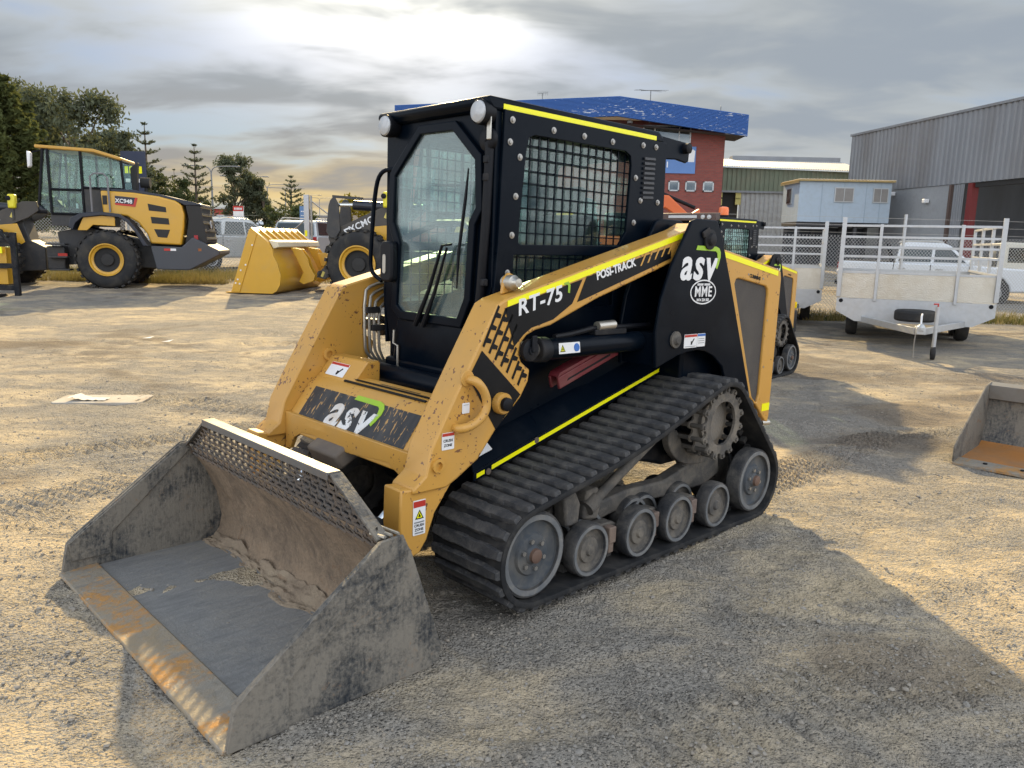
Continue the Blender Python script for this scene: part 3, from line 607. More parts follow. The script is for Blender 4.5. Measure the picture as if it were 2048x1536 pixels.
    for z in (1.98, 1.90, 1.42): B().box((.862, .405, z), (.03, .03, .035)).build('hinge', mBlkD, cab, .005)
    B().lathe([(.052, 0), (.052, .02), (.042, .028), (.012, .028), (.010, .034), (0, .034)], (.84, .395, 2.07), 'x', 24, 1).build('horn', mPlast, cab)
    B().box((.875, .425, 2.115), (.006, .03, .10)).build('horn_bracket', mZinc, cab, .003)
    for y, z in ((-.345, 2.185), (.385, 2.185)):
        lamp = B().lathe([(.03, -.05), (.05, -.035), (.056, 0), (.056, .03), (.052, .034)], (.875, y, z), 'x', 24, 1).build('work_lamp', mPlast, cab)
        B().lathe([(.051, .030), (.046, .040), (.03, .046), (0, .048)], (.875, y, z), 'x', 24, 1).build('lens', mLens, lamp)
        B().box((.84, y, z + .05), (.07, .03, .02)).build('lamp_bracket', mBlk, lamp, .004)
    B().tube(chaikin([(.83, -.36, 1.975), (.86, -.44, 1.97), (.865, -.49, 1.88), (.87, -.52, 1.55), (.865, -.53, 1.43), (.85, -.44, 1.385)], 2, False), .012, 10).build('grab_handle', mBlk, cab)
    dh = B().prism(rrect(-.385, -.275, 1.385, 1.60, .035), .86, .905, 'x').build('door_latch', mPlast, door, .012)
    B().prism(rrect(-.352, -.325, 1.43, 1.53, .012), .905, .909, 'x').build('latch_pad', mZinc, dh)
    # wiper
    wp = B().tube([(.875, -.10, 1.175), (.885, .02, 1.36), (.89, .125, 1.585), (.885, .19, 1.592)], [.014, .010, .007, .006], 8).build('wiper_arm', mPlast, cab)
    B().tube([(.875, -.035, 1.175), (.885, .07, 1.36), (.892, .165, 1.575)], [.014, .009, .006], 8).build('wiper_link', mPlast, wp)
    B().tube([(.875, .29, 1.945), (.872, .27, 1.80), (.868, .225, 1.55), (.868, .218, 1.38)], [.004, .009, .009, .004], 6).build('wiper_blade', mPlast, wp)
    # lower front of the cab, hoses and cross tube
    B().prism([(.80, 1.20), (.835, 1.2), (.86, .98), (.80, .88), (.60, .86), (.60, 1.2)], -.32, .24).build('cab_nose', mBlk, cab, .015)
    B().tube([(.865, -.30, 1.13), (.868, -.30, 1.06), (.868, -.26, 1.05), (.868, -.26, .93)], .006, 6).build('washer_tube', mZinc, cab)
    # inside
    st = B().prism([(.30, 1.16), (.34, 1.28), (-.10, 1.30), (-.12, 1.16)], -.24, .24).build('seat', mPlast, cab, .03)
    B().prism([(-.10, 1.27), (.02, 1.29), (-.06, 1.70), (-.10, 1.80), (-.20, 1.78), (-.22, 1.68)], -.20, .20).build('seat_back', mPlast, st, .04)
    B().prism([(-.15, 1.80), (-.10, 1.81), (-.12, 1.95), (-.19, 1.95)], -.11, .11).build('headrest', mPlast, st, .02)
    for s in (1, -1):
        jp = B().box((.18, .30 * s, 1.26), (.50, .13, .16)).build('control_console', mPlast, cab, .02)
        B().tube([(.33, .30 * s, 1.33), (.36, .29 * s, 1.43), (.36, .29 * s, 1.50)], [.02, .012, .022], 10).build('joystick', mPlast, jp)
    B().tube([(.78, -.33, 1.62), (.74, -.1, 1.70), (.74, .1, 1.70), (.78, .33, 1.62)], .018, 8).build('lap_bar', mPlast, cab)
    B().box((.62, 0, 1.12), (.3, .7, .03)).build('cab_floor', mPlast, cab)
    # hose bundle at the back corner
    for k in range(4):
        B().tube([(-.43, .30 + .05 * k, 1.25), (-.47, .36 + .04 * k, 1.52 + .02 * k), (-.52, .42 + .03 * k, 1.66 + .02 * k), (-.60, .46 + .03 * k, 1.60), (-.66, .48 + .02 * k, 1.40)], .028, 8).build('hydraulic_hose', mPlast, cab)
    return cab

ARM = [(1.0, 1.36), (-.345, 1.718), (-.45, 1.76), (-.53, 1.74), (-.545, 1.66), (-.48, 1.615), (-.222, 1.541), (.394, 1.354), (.702, 1.240), (.80, 1.222), (.856, 1.200), (.893, 1.165), (.900, 1.125), (.885, 1.085), (.855, 1.062), (.828, 1.045), (.835, .99), (.879, .921), (1.028, .788), (1.126, .671), (1.244, .602), (1.30, .575), (1.475, .575), (1.470, .600), (1.411, .644), (1.384, .754), (1.316, .876), (1.207, 1.062), (1.042, 1.339)]
FOOT = [(1.30, .575), (1.525, .600), (1.530, .440), (1.51, .335), (1.47, .300), (1.425, .311), (1.388, .361), (1.346, .472), (1.25, .600)]
def make_arms(L, s):
    y0, y1 = .545 * s, .70 * s
    a = B().prism(ARM, y0, y1).build('lift_arm', mYel, L, .009)
    B().prism(FOOT, .565 * s, .685 * s).build('arm_foot', mYel, a, .008)
    B().lathe([(.030, 0), (.030, .012), (.018, .013), (.016, -.02), (0, -.02)], (1.352, .70 * s, .680), 'y', 20, s).build('pin_boss', mYel, a)
    pb = B().lathe([(.048, 0), (.048, .03), (.043, .036), (.03, .036)], (1.01, .70 * s, .910), 'y', 24, s).build('pin_boss', mYel, a)
    B().lathe([(.03, .02), (.03, .055), (.022, .06), (0, .06)], (1.01, .70 * s, .910), 'y', 16, s).build('pin_cap', mPlast, pb)
    B().lathe([(.05, 0), (.05, .022), (.04, .026), (.018, .026), (.018, .034), (0, .034)], (.848, .70 * s, 1.135), 'y', 24, s).build('cylinder_pin', mBlkD, a)
    B().box((.842, .735 * s, 1.165), (.03, .012, .075)).build('pin_keeper', mBlkD, a, .004)
    if s == 1:
        B().tube(chaikin([(1.20, .70, 1.03), (1.19, .745, 1.03), (1.15, .752, .985), (1.13, .752, .93), (1.15, .752, .875), (1.20, .745, .842), (1.26, .74, .83), (1.262, .70, .83)], 2, False), .020, 10).build('hose_guard_loop', mYel, a)
        B().prism(circle((1.205, 1.035), .036, 16), .70, .708).build('loop_flange', mYel, a, .003)
        B().prism([(.985, 1.331), (-.30, 1.673), (-.30, 1.703), (.985, 1.358)], .7015, .7035).build('reflective_tape', mTape, a)
        d1 = [(1.0, 1.325), (.50, 1.452), (.565, 1.338), (.69, 1.268), (.78, 1.246), (.83, 1.235), (.88, 1.205), (.935, 1.155)]
        B().prism(d1, .7012, .7024).build('decal', mDecal, a)
        B().prism([(.472, 1.462), (-.10, 1.603), (-.20, 1.625), (-.205, 1.565), (.50, 1.352), (.53, 1.345)], .7012, .7024).build('decal', mDecal, a)
        B().prism([(1.125, 1.148), (1.195, 1.037), (1.030, .792), (.885, .935)], .7012, .7024).build('decal', mDecal, a)
        for k in range(7):           # tread-print bars
            t = k / 6; x, z = 1.118 - .215 * t, 1.165 - .185 * t; ln = (.19, .21, .215, .20, .12, .085, .075)[k]
            dx, dz = -.44, .90; px, pz = .78, .62; w = .0065
            p = [(x - px * w, z - pz * w), (x + px * w, z + pz * w), (x + px * w + dx * ln, z + pz * w + dz * ln), (x - px * w + dx * ln, z - pz * w + dz * ln)]
            B().prism(p, .7012, .7024).build('decal_bar', mDecal, a)
            for q in (.10, .42, .72) if ln > .15 else (.5,):
                hx, hz = x + dx * ln * q, z + dz * ln * q
                B().prism([(hx, hz), (hx - .034, hz - .006), (hx - .040, hz + .010), (hx - .012, hz + .022)], .7013, .7025).build('decal_bar', mDecal, a)
        for k in range(5):           # same print running out along the arm
            x = .06 - k * .058; z = 1.540 + k * .0165
            B().prism([(x, z - .02), (x - .013, z - .017), (x - .052, z + .052), (x - .038, z + .050)], .7026, .7034).build('decal_bar', mYel, a)
        text('RT-75', .098, mWhite, 'lettering', a, side_m(.785, .7040, 1.353, R(13.3)), bold=.0022, shear=.18, ext=.0008, xs=1.12, space=1.08)
        plate([(0, .02), (.03, .02), (.04, .0), (.03, -.035), (.018, -.03), (.024, 0), (.02, .008), (0, .01)], [], -.0008, .0008, side_m(.625, .7040, 1.415, R(13)), 'swoosh', mGreen, a)
        text('POSI-TRACK', .056, mWhite, 'lettering', a, side_m(.252, .7040, 1.502, R(13.8)), bold=.0018, ext=.0008, xs=.98)
        label_plate(a, side_m(1.300, .7020, .778), .066, .073, mRed, (('CRUSH', .016, .002), ('ZONE', .016, -.018)))
        label_plate(a, side_m(1.207, .7020, .908), .040, .045, None, (('-', .014, .014),))
        label_plate(a, side_m(1.432, .6870, .470), .064, .150, mRed, (('-', .026, -.020), ('CRUSH', .016, -.034), ('ZONE', .016, -.052), ('-', .022, -.066)), ('tri', .022, 0, .012))
    else:
        for k in range(4):
            o = .033 * k
            B().tube(chaikin([(.70, -.535, 1.392 - o * .85), (.86 - o, -.530, 1.355 - o * .9), (.905 - o * .95, -.528, 1.32 - o), (.90 - o * .95, -.528, 1.02), (.885 - o * .9, -.528, .975), (.80 - o * .5, -.528, .90)], 1, False), .0085, 8).build('steel_hydraulic_line', mZinc, a)
        for x, z in ((.875, 1.22), (.835, 1.12)): B().box((x - .02, -.525, z), (.09, .03, .035)).build('line_clamp', mBlkD, a, .004)
        B().lathe([(.034, 0), (.034, .014), (.02, .016), (.018, -.01), (0, -.01)], (1.12, -.545, .985), 'y', 20, 1).build('pin_boss', mYel, a)
        bx = B().prism([(1.02, .86), (1.02, .985), (1.10, .985), (1.20, .86)], -.545, -.20).build('step_box', mYel, a, .008)
        nrm = Vector((.125, 0, .10)).normalized(); c = Vector((1.15, -.40, .9225)) + nrm * .0015
        label_plate(bx, frame_m(c, (0, 1, 0), (-.10, 0, .125)), .17, .08, mRed, (), ('arrow', .022, .03, -.01))
    # tower plates that carry the arm
    tw = [(-.300, 1.765), (-.345, 1.780), (-.540, 1.781), (-.562, 1.765), (-.605, 1.703), (-.737, 1.444), (-1.071, .742), (-.93, .70), (-.80, .80), (-.719, .952), (-.616, 1.02), (-.53, 1.052), (-.449, 1.065), (-.35, 1.06), (-.25, 1.044), (-.06, .988), (-.038, 1.176), (-.071, 1.355), (-.143, 1.525), (-.276, 1.726)]
    t = B().prism(tw, .735 * s, .757 * s).build('arm_tower', mBlk, L, .006)
    B().prism(tw, .50 * s, .525 * s).build('tower_inner_plate', mBlk, t, .006)
    B().prism([(-.62, 1.70), (-.585, 1.71), (-.71, 1.44), (-1.04, .75), (-1.07, .75), (-.74, 1.44)], .526 * s, .734 * s).build('tower_web', mBlk, t)
    B().prism([(-.07, 1.0), (-.05, 1.175), (-.085, 1.175), (-.105, 1.0)], .526 * s, .734 * s).build('tower_web', mBlk, t)
    pn = B().lathe([(.055, 0), (.055, .012), (.035, .014), (.03, .03), (.018, .034), (0, .034)], (-.475, .757 * s, 1.675), 'y', 24, s).build('pivot_pin', mBlkD, t)
    B().box((-.43, .765 * s, 1.71), (.07, .012, .035), (0, R(25), 0)).build('pin_keeper', mBlkD, pn, .004)
    pn = B().lathe([(.045, 0), (.045, .012), (.03, .014), (.02, .028), (0, .03)], (-.215, .757 * s, 1.135), 'y', 24, s).build('pivot_pin', mUnder, t)
    if s == 1:
        asv_logo(t, side_m(-.405, .7590, 1.545), .40, mWhite, mGreen)
        e = lambda rx, rz, n=40: [(rx * math.cos(2 * math.pi * i / n), rz * math.sin(2 * math.pi * i / n)) for i in range(n)]
        plate(e(.128, .068), [e(.120, .061)], -.0006, .0006, side_m(-.455, .7585, 1.388), 'logo_ring', mWhite, t)
        text('MME', .080, mWhite, 'lettering', t, side_m(-.455, .7585, 1.388), bold=.0016, ext=.0006, space=1.1)
        for k in range(15):
            if k != 7: plate([(-.003, -.006), (.003, -.006), (.003, .006), (-.003, .006)], [], -.0006, .0006, side_m(-.455 + .0085 * (7 - k), .7585, 1.4295), 'lettering', mWhite, t)
        text('0414 224 503', .022, mWhite, 'lettering', t, side_m(-.455, .7585, 1.344), bold=.0006, ext=.0006)
        label_plate(t, side_m(-.365, .7585, 1.120), .125, .075, mRed, (('-', .05, -.030),), ('arrow', .018, .02, -.004)); label_plate(t, side_m(-.470, .7585, 1.121), .08, .073, mBlue, (('-', .03, .008), ('-', .03, -.004), ('-', .03, -.016)))
    # lift cylinder
    cy = B().cyl((.70, .63 * s, 1.118), (-.24, .63 * s, 1.125), .052, 24).build('lift_cylinder', mBlk, L)
    B().cyl((.73, .63 * s, 1.12), (.66, .63 * s, 1.118), .060, 24).build('gland_collar', mBlkD, cy, .006)
    B().cyl((.85, .63 * s, 1.135), (.72, .63 * s, 1.12), .034, 16).build('cylinder_rod', mZinc, cy)
    B().tube([(.60, .63 * s, 1.175), (.50, .63 * s, 1.182), (.40, .63 * s, 1.195), (.33, .63 * s, 1.205), (-.15, .63 * s, 1.205)], .014, 8).build('cylinder_line', mPlast, cy)
    B().cyl((.30, .64 * s, 1.215), (.17, .64 * s, 1.22), .024, 12).build('line_fitting', mZinc, cy)
    B().box((.20, .63 * s, 1.185), (.25, .05, .03)).build('line_bracket', mBlkD, cy, .005)
    if s == 1:
        m = frame_m((.545, .63 + .0512, 1.125), (-1, 0, 0), (0, -.12, 1)); label_plate(cy, m, .15, .052, None, (), ('tri', .018, -.05, -.002))
        plate(circle((.05, 0), .02, 20), [], -.0006, .0006, m @ Matrix.Translation((0, 0, .002)), 'label_symbol', mBlue, cy)
        rb = B().prism([(.50, .905), (.515, .965), (.06, 1.115), (.05, 1.05)], .575, .59).prism([(.515, .966), (.50, .99), (.06, 1.135), (.06, 1.116)], .52, .59).prism([(.50, .905), (.515, .965), (.06, 1.115), (.05, 1.05)], .52, .535).build('arm_lock_bar', mRedP, L, .004)
        B().prism([(.45, .945), (.44, .957), (.12, 1.062), (.12, 1.05)], .5905, .592).build('lock_bar_slot', mPlast, rb)

def make_bucket(L):
    bk = B()
    prof = [(2.30, -.052), (1.70, -.052), (1.63, -.035), (1.59, .01), (1.575, .08), (1.60, .22), (1.66, .36), (1.715, .44), (1.745, .50)]
    def strip(pr, th):
        out = []
        for i, p in enumerate(pr):
            a, c = Vector(pr[max(i - 1, 0)]), Vector(pr[min(i + 1, len(pr) - 1)]); d = (c - a).normalized(); out.append((p[0] - d.y * -th * -1, p[1] - d.x * -th * -1 * -1))
        return out
    # outward side of the shell lies below and behind
    def offs(pr, th):
        o = []
        for i, p in enumerate(pr):
            a, c = Vector(pr[max(i - 1, 0)]), Vector(pr[min(i + 1, len(pr) - 1)]); d = (c - a).normalized(); n = Vector((-d.y, d.x)) * -1
            n = -n if (n.y > 0 and i < 2) else n
            o.append((p[0] + n.x * th, p[1] + n.y * th))
        return o
    low = [(p[0] - .014, p[1] - .002) if i > 1 else (p[0], p[1] - .012) for i, p in enumerate(prof)]
    bk.prism(prof[2:] + low[2:][::-1], -.905, .905)
    bucket = bk.build('bucket', mMud, L, sharp=60)
    B().prism([(2.29, -.050), (1.66, -.042), (1.62, -.030), (1.62, -.046), (1.70, -.064), (2.29, -.066)], -.904, .904).build('floor_plate', mSteelF, bucket)
    B().prism([(2.386, -.064), (2.382, -.050), (2.215, -.038), (2.205, -.0495), (2.20, -.066)], -.918, .918).build('cutting_edge', mRustE, bucket, .003)
    sp = [(2.372, -.060), (2.345, .085), (2.30, .125), (1.785, .513), (1.690, .520), (1.645, .45), (1.49, .02), (1.505, -.045), (1.55, -.060)]
    st = [(2.372, -.058), (2.345, .088), (2.30, .130), (1.785, .518), (1.690, .525), (1.66, .46), (1.76, .43), (2.155, .115), (2.155, -.058)]
    for s in (1, -1):
        sd = B().prism(sp, .905 * s, .919 * s).build('side_plate', mSteelB, bucket, .002)
        B().prism(st, .9195 * s, .931 * s).build('wear_strip', mSteelB, sd, .002)
        B().prism([(2.34, .09), (2.30, .12), (1.79, .50), (1.74, .48), (2.14, .11), (2.15, .0), (2.33, .0)], .895 * s, .9045 * s).build('inner_wear_strip', mSteelB, sd, .002)
    # spill guard
    g = B().box((1.772, 0, .694), (.062, 1.17, .011)).box((1.80, 0, .683), (.008, 1.17, .030)).build('spill_guard', M('bright_scuffed_steel', (.15, .155, .16), .5, metal=.55, var=.2, vscale=9, dirt=(.2, .15, .1), dscale=6, damt=.35), bucket, .002)
    for s in (1, -1):
        v0, v1 = Vector((1.765, .585 * s, .69)), Vector((1.745, .88 * s, .505)); d = (v1 - v0).normalized(); n = Vector((1, 0, 0)); u = d.cross(n).normalized()
        B().box((v0 + v1) / 2, (.055, (v1 - v0).length, .012), Matrix((n, d, u)).transposed()).build('guard_edge', mSteelB, g, .002)
        v2 = Vector((1.69, .905 * s, .522)); 
        for k in range(3): B().tube([(1.70 + .03 * k, (.70 + .06 * k) * s, .515), (1.69 + .03 * k, (.90) * s, .520)], .007, 6).build('guard_bar', mZinc, g)
    ms = B(); rows = 9; z0, z1 = .455, .675
    def hw(z): return .92 - (.92 - .585) * min(1, max(0, (z - .50) / .19))
    for r in range(rows + 1):
        z = z0 + (z1 - z0) * r / rows; x = 1.728 + .04 * (z - z0) / (z1 - z0); w = min(hw(z) - .015, .89); per = .062; n = int(2 * w / per * 2); pts = []
        for i in range(n + 1):
            y = -w + i * per / 2; pts.append((x + .014 * (i % 2), y, z + (.011 if i % 2 else -.006)))
        for p, q in zip(pts[:-1], pts[1:]):
            p, q = Vector(p), Vector(q); ms.add([p + Vector((0, 0, -.0055)), p + Vector((0, 0, .0055)), q + Vector((0, 0, .0055)), q + Vector((0, 0, -.0055)), p + Vector((-.006, 0, -.0055)), p + Vector((-.006, 0, .0055)), q + Vector((-.006, 0, .0055)), q + Vector((-.006, 0, -.0055))], [(0, 3, 2, 1), (4, 5, 6, 7), (1, 2, 6, 5), (0, 4, 7, 3)])
        if r < rows:
            zz = z0 + (z1 - z0) * (r + 1) / rows; xx = 1.728 + .04 * (zz - z0) / (z1 - z0)
            for i in range(r % 2, n + 1, 2):
                y = -w + i * per / 2
                if abs(y) < min(hw(zz) - .015, .89): ms.box(((x + xx) / 2 + .007 * (i % 2), y + .006, (z + zz) / 2), (.006, .013, (zz - z0) / (r + 1)), (R(28), 0, 0))
    ms.build('guard_mesh', M('scuffed_mesh_steel', (.105, .10, .098), .48, metal=.4, var=.35, vscale=30, dirt=(.2, .14, .09), dscale=8, damt=.4), g, kind='stuff')
    # soil caked along the back corner
    rs = np.random.RandomState(3); ny_, nx_ = 150, 16; vs_, fs_ = [], []
    ys = np.linspace(-.90, .90, ny_); xs = np.linspace(0, 1, nx_); YY, XX = np.meshgrid(ys, xs, indexing='ij')
    wob = vnoise(YY + 5, YY * 0 + 1, 77, .22) * .16 + vnoise(YY + 5, XX * 3, 78, .07) * .05; wid = np.maximum(.07, .10 + wob * .8)
    Xp = 1.60 + XX * wid; Zp = -.043 + np.clip(1 - XX, 0, 1) ** 1.6 * np.maximum(.02, .05 + vnoise(YY, XX, 79, .15) * .09) + vnoise(YY, XX * .4, 80, .035) * .016 * np.clip((1 - XX) * 4, 0, 1)
    Zp[:, -1] = -.06
    vv = np.stack([Xp.ravel(), YY.ravel(), Zp.ravel()], 1); ii = np.arange(ny_ * nx_).reshape(ny_, nx_)
    ff = np.stack([ii[:-1, :-1].ravel(), ii[1:, :-1].ravel(), ii[1:, 1:].ravel(), ii[:-1, 1:].ravel()], 1)
    so = bpy.data.objects.new('caked_soil', np_mesh('caked_soil', vv, ff, M('soil', (.24, .185, .13), .95, var=.4, vscale=12, dirt=(.33, .27, .19), damt=.4, bump=.8, bscale=60))); COL.objects.link(so); so.parent = bucket; so['kind'] = 'stuff'
    # coupler behind the bucket
    q = B().box2((1.44, -.52, .12), (1.52, .52, .40)).box2((1.49, -.60, -.02), (1.545, .60, .11)).build('quick_coupler', mBlkD, L, .01)
    for s in (1, -1):
        B().prism([(1.44, .42), (1.52, .38), (1.53, .15), (1.44, .1), (1.36, .22), (1.38, .34)], .50 * s, .56 * s).build('coupler_ear', mBlkD, q, .006)
        tc = B().cyl((1.12, .38 * s, .62), (1.30, .38 * s, .46), .05, 20).build('tilt_cylinder', mBlkD, L)
        B().cyl((1.29, .38 * s, .468), (1.44, .38 * s, .335), .024, 20).build('cylinder_rod', mChrome, tc)
        B().cyl((1.44, .33 * s, .33), (1.44, .43 * s, .33), .04, 16).build('rod_eye', mBlkD, tc)
    B().box((1.36, -.10, .58), (.13, .26, .09), (0, R(30), 0)).build('coupler_motor', M('dusty_brown_box', (.12, .10, .085), .7, dirt=(.22, .18, .13), damt=.5), L, .015)
    return bucket

def make_loader_body(L):
    ch = B().box2((-1.0, -.40, .34), (.86, .40, .98)).prism([(.86, .30), (.98, .45), (.98, .80), (.80, .95), (.5, .3)], -.36, .36).build('chassis', mBlk, L, .02)
    B().tube([(.93, -.545, .90), (.93, .545, .90)], .055, 16).build('cross_tube', mBlk, ch)
    # side wall between arm and fender, with labels
    for s in (1, -1):
        B().prism([(.80, .70), (.80, 1.22), (-.60, 1.55), (-.60, .98), (.2, .86)], .405 * s, .425 * s).build('side_wall', mBlk, ch)
        # fender: sloping top plate and lip with tape
        fn = B()
        for x0, z0, x1, z1 in ((.99, .505, -.42, .905),):
            fn.add([(x0, .515 * s, z0 + .035), (x1, .515 * s, z1 + .03), (x1, .40 * s, z1 + .14), (x0 - .06, .40 * s, z0 + .15), (x0, .515 * s, z0 + .015), (x1, .515 * s, z1 + .01), (x1, .40 * s, z1 + .12), (x0 - .06, .40 * s, z0 + .13)], [(0, 1, 2, 3), (7, 6, 5, 4), (0, 4, 5, 1), (1, 5, 6, 2), (2, 6, 7, 3), (3, 7, 4, 0)])
            fn.prism([(x0, z0 - .005), (x1, z1 - .012), (x1, z1 + .036), (x0, z0 + .042)], .512 * s, .522 * s)
        fd = fn.build('fender', mBlk, L, .004)
        if s == 1:
            B().prism([(.88, .545), (-.42, .913), (-.42, .932), (.88, .566)], .5225, .5245).build('reflective_tape', mTape, fd)
            B().prism([(.975, .518), (.925, .532), (.925, .552), (.975, .539)], .5225, .5245).build('reflective_tape', mTape, fd)
            for (x, z) in ((.90, .538), (.58, .645)): B().prism(circle((x, z), .016, 12), .5228, .5255).build('scuff_patch', M('scuffed_metal', (.12, .09, .07), .7), fd)
            a = math.atan2(.4, 1.41); m = frame_m((.905, .4625, .625), (-1.41, 0, .40), (0, -.115, .105)); label_plate(fd, m, .13, .045, None, (('7', .03, 0),))
            label_plate(ch, side_m(.205, .4265, 1.255), .125, .070, mRed, (('-', .05, -.020), ('-', .05, -.028)), ('arrow', .014, -.03, .002))
            label_plate(ch, side_m(.315, .4265, 1.190), .105, .058, None, (('-', .03, .016), ('-', .04, .002), ('-', .04, -.008), ('-', .04, -.018)))
    # engine hood
    hd = B().prism([(-.60, 1.60), (-1.38, 1.49), (-1.40, .56), (-1.25, .48), (-.9, .42), (-.45, .42), (-.45, 1.60)], -.655, .655).build('engine_hood', mBlk, L, .02)
    outl = [(-.655, 1.640), (-1.385, 1.525), (-1.425, 1.505), (-1.437, 1.46), (-1.437, .56), (-1.425, .525), (-1.39, .535), (-1.257, .656), (-1.078, .772), (-.745, 1.46)]
    scr = [(-.872, 1.430), (-.885, 1.458), (-.92, 1.463), (-1.25, 1.415), (-1.275, 1.395), (-1.282, 1.36), (-1.279, .72), (-1.265, .675), (-1.235, .675), (-1.19, .72)]
    for s in (1, -1):
        hp = plate(outl, [scr], .657 * s, .705 * s, 'y', 'hood_side_panel', mYel, L, .008)
        B().prism([(-.86, 1.48), (-1.30, 1.43), (-1.30, .64), (-1.17, .68)], .672 * s, .690 * s).build('hood_screen', mGreyD, hp)
        B().prism([(-.70, 1.588), (-1.385, 1.480), (-1.385, 1.512), (-.69, 1.622)], .7055 * s, .7075 * s).build('reflective_tape', mTape, hp)
        B().prism([(-1.33, .605), (-1.425, .605), (-1.425, .655), (-1.33, .655)], .7055 * s, .7075 * s).build('reflective_tape', mTape, hp)
        if s == 1: text('CUMMINS', .030, mDecal, 'lettering', hp, side_m(-1.10, .7062, 1.470, R(-8.5)), bold=.001, ext=.0006)
        for x, z in ((-1.02, 1.487), (-1.20, 1.462), (-1.30, 1.2), (-1.305, .9)): B().prism(circle((x, z), .007, 8), .7055 * s, .7075 * s).build('rivet', mBolt, hp)
    B().prism([(-1.437, 1.50), (-1.437, .56), (-1.47, .60), (-1.47, 1.46)], -.66, .66).build('rear_door', mYel, hd, .012)
    B().prism([(-.66, 1.638), (-1.40, 1.522), (-1.40, 1.506), (-.66, 1.60)], -.656, .656).build('hood_top', mBlk, hd)
    B().box2((-1.50, -.62, .42), (-1.40, .62, .54)).build('rear_bumper', mBlkD, hd, .015)
    B().cyl((-1.47, .64, .50), (-1.53, .66, .50), .018, 10).build('tie_down', mZinc, hd)
    # front cross member between the arms, with the large logo
    cm = B().prism([(1.06, .84), (1.08, .90), (1.155, .90), (1.243, .838), (1.366, .672), (1.376, .60), (1.34, .60), (1.30, .66), (1.18, .78)], -.545, .545).build('arm_cross_member', mYel, L, .008)
    plate([(-.545, .70), (.545, .70), (.545, .53), (.505, .53), (.47, .585), (.38, .625), (.22, .615), (.08, .60), (-.12, .60), (-.25, .625), (-.38, .615), (-.46, .575), (-.50, .51), (-.545, .505)], [], 1.352, 1.376, 'x', 'lower_lip', mYel, cm, .003)
    up = Vector((1.243 - 1.366, 0, .838 - .672)); nrm = Vector((.166, 0, .123)).normalized(); c = Vector((1.3045, 0, .755)) + nrm * .0016
    m = frame_m(c, (0, 1, 0), up); hl = up.length / 2
    dc = plate([(-.455, -hl + .004), (.455, -hl + .004), (.455, hl - .004), (-.455, hl - .004)], [], -.0006, .0006, m, 'decal', mDecalW, cm)
    asv_logo(cm, m @ Matrix.Translation((-.02, .012, .0018)), .42, mWhiteW, mGreen)
    for k, (y0, y1) in enumerate(((-.28, .40), (-.22, .46), (-.02, .30), (-.30, .12))):
        B().box((1.155 + .0 - .022 * k + .03, (y0 + y1) / 2, .8985 + (-.0105 + .016 * 0) * (k == -1) - .0006 * k + (0.0 if k else -.014)), (.011, y1 - y0, .006), (0, R(35) if k == 0 else 0, 0)).build('grip_strip', mDecal, cm)
    lk = B().prism([(.86, 1.40), (.86, 1.46), (.90, 1.475), (.93, 1.45), (.94, 1.38)], .60, .62).build('lamp_ear', mYel, L, .004)
    B().lathe([(.030, -.03), (.034, 0), (.034, .03), (.024, .04), (.02, .06), (0, .062)], (.90, .62, 1.432), 'y', 16, 1).build('grease_cap', mZinc, lk)

def make_loader(name, label, loc, rot):
    L = thing(name, label, 'track loader', loc); L.rotation_euler = rot
    for s in (1, -1): make_undercarriage(L, s); make_arms(L, s)
    make_loader_body(L); make_cab(L); make_bucket(L)
    return L
loader = make_loader('compact_track_loader', 'large yellow and black track loader in front with its open bucket on the dirt', (.1708, 4.5749, .012), (0, R(-1.29), R(224.08)))
# ------------------------------------------------------------------ buildings
def wall_x(b, x0, x1, y, z0, z1, th=.25): b.box2((x0, y, z0), (x1, y + th, z1))
def corrugated(p0, p1, z0, z1a, z1b, pitch, amp, th=.02):
    """vertical ribbed sheet along p0-p1; top may slope from z1a to z1b"""
    p0, p1 = Vector(p0), Vector(p1); d = p1 - p0; L = d.length; d.normalize(); n = Vector((d.y, -d.x)); k = int(L / pitch); b = B(); prof = []
    for i in range(k):
        for f, a in ((0, 0), (.35, 0), (.5, 1), (.85, 1)): prof.append(((i + f) * pitch, a * amp))
    m = len(prof)
    for s, a in prof:
        q = p0 + d * s + n * a; t = s / L; b.v.append((q.x, q.y, z0)); b.v.append((q.x, q.y, z1a + (z1b - z1a) * t))
    b.f = [(2 * i, 2 * i + 2, 2 * i + 3, 2 * i + 1) for i in range(m - 1)]
    return b
def brick_mat():
    m = bpy.data.materials.new('red_brick'); m.use_nodes = True; nt = m.node_tree; nt.nodes.clear(); g = N(nt); tc = g.n('ShaderNodeTexCoord').outputs['Object']
    sx = g.n('ShaderNodeSeparateXYZ', ins={0: tc}); u = g.math('ADD', sx.outputs[0], sx.outputs[1]); v = g.n('ShaderNodeCombineXYZ', ins={0: u, 1: sx.outputs[2], 2: 0.0})
    br = g.n('ShaderNodeTexBrick', ins={'Scale': 1.0, 'Color1': (.30, .072, .055, 1), 'Color2': (.22, .054, .045, 1), 'Mortar': (.16, .10, .085, 1), 'Mortar Size': .010, 'Brick Width': .24, 'Row Height': .086}); g.link(v.outputs[0], br.inputs[0])
    c = g.mix(g.math('MULTIPLY', g.noise(tc, .8, 4), .4), br.outputs[0], (.14, .05, .045)); b = g.n('ShaderNodeBsdfPrincipled', ins={'Base Color': c, 'Roughness': .9}); o = g.n('ShaderNodeOutputMaterial'); g.link(b.outputs[0], o.inputs[0]); return m
mBrick = brick_mat()
mBlueF = M('peeling_blue_cladding', (.022, .105, .36), .55, var=.12, chips=(.55, .6, .68), cscale=4.5, cthr=.70, grain=(.6, 1, 4.0))
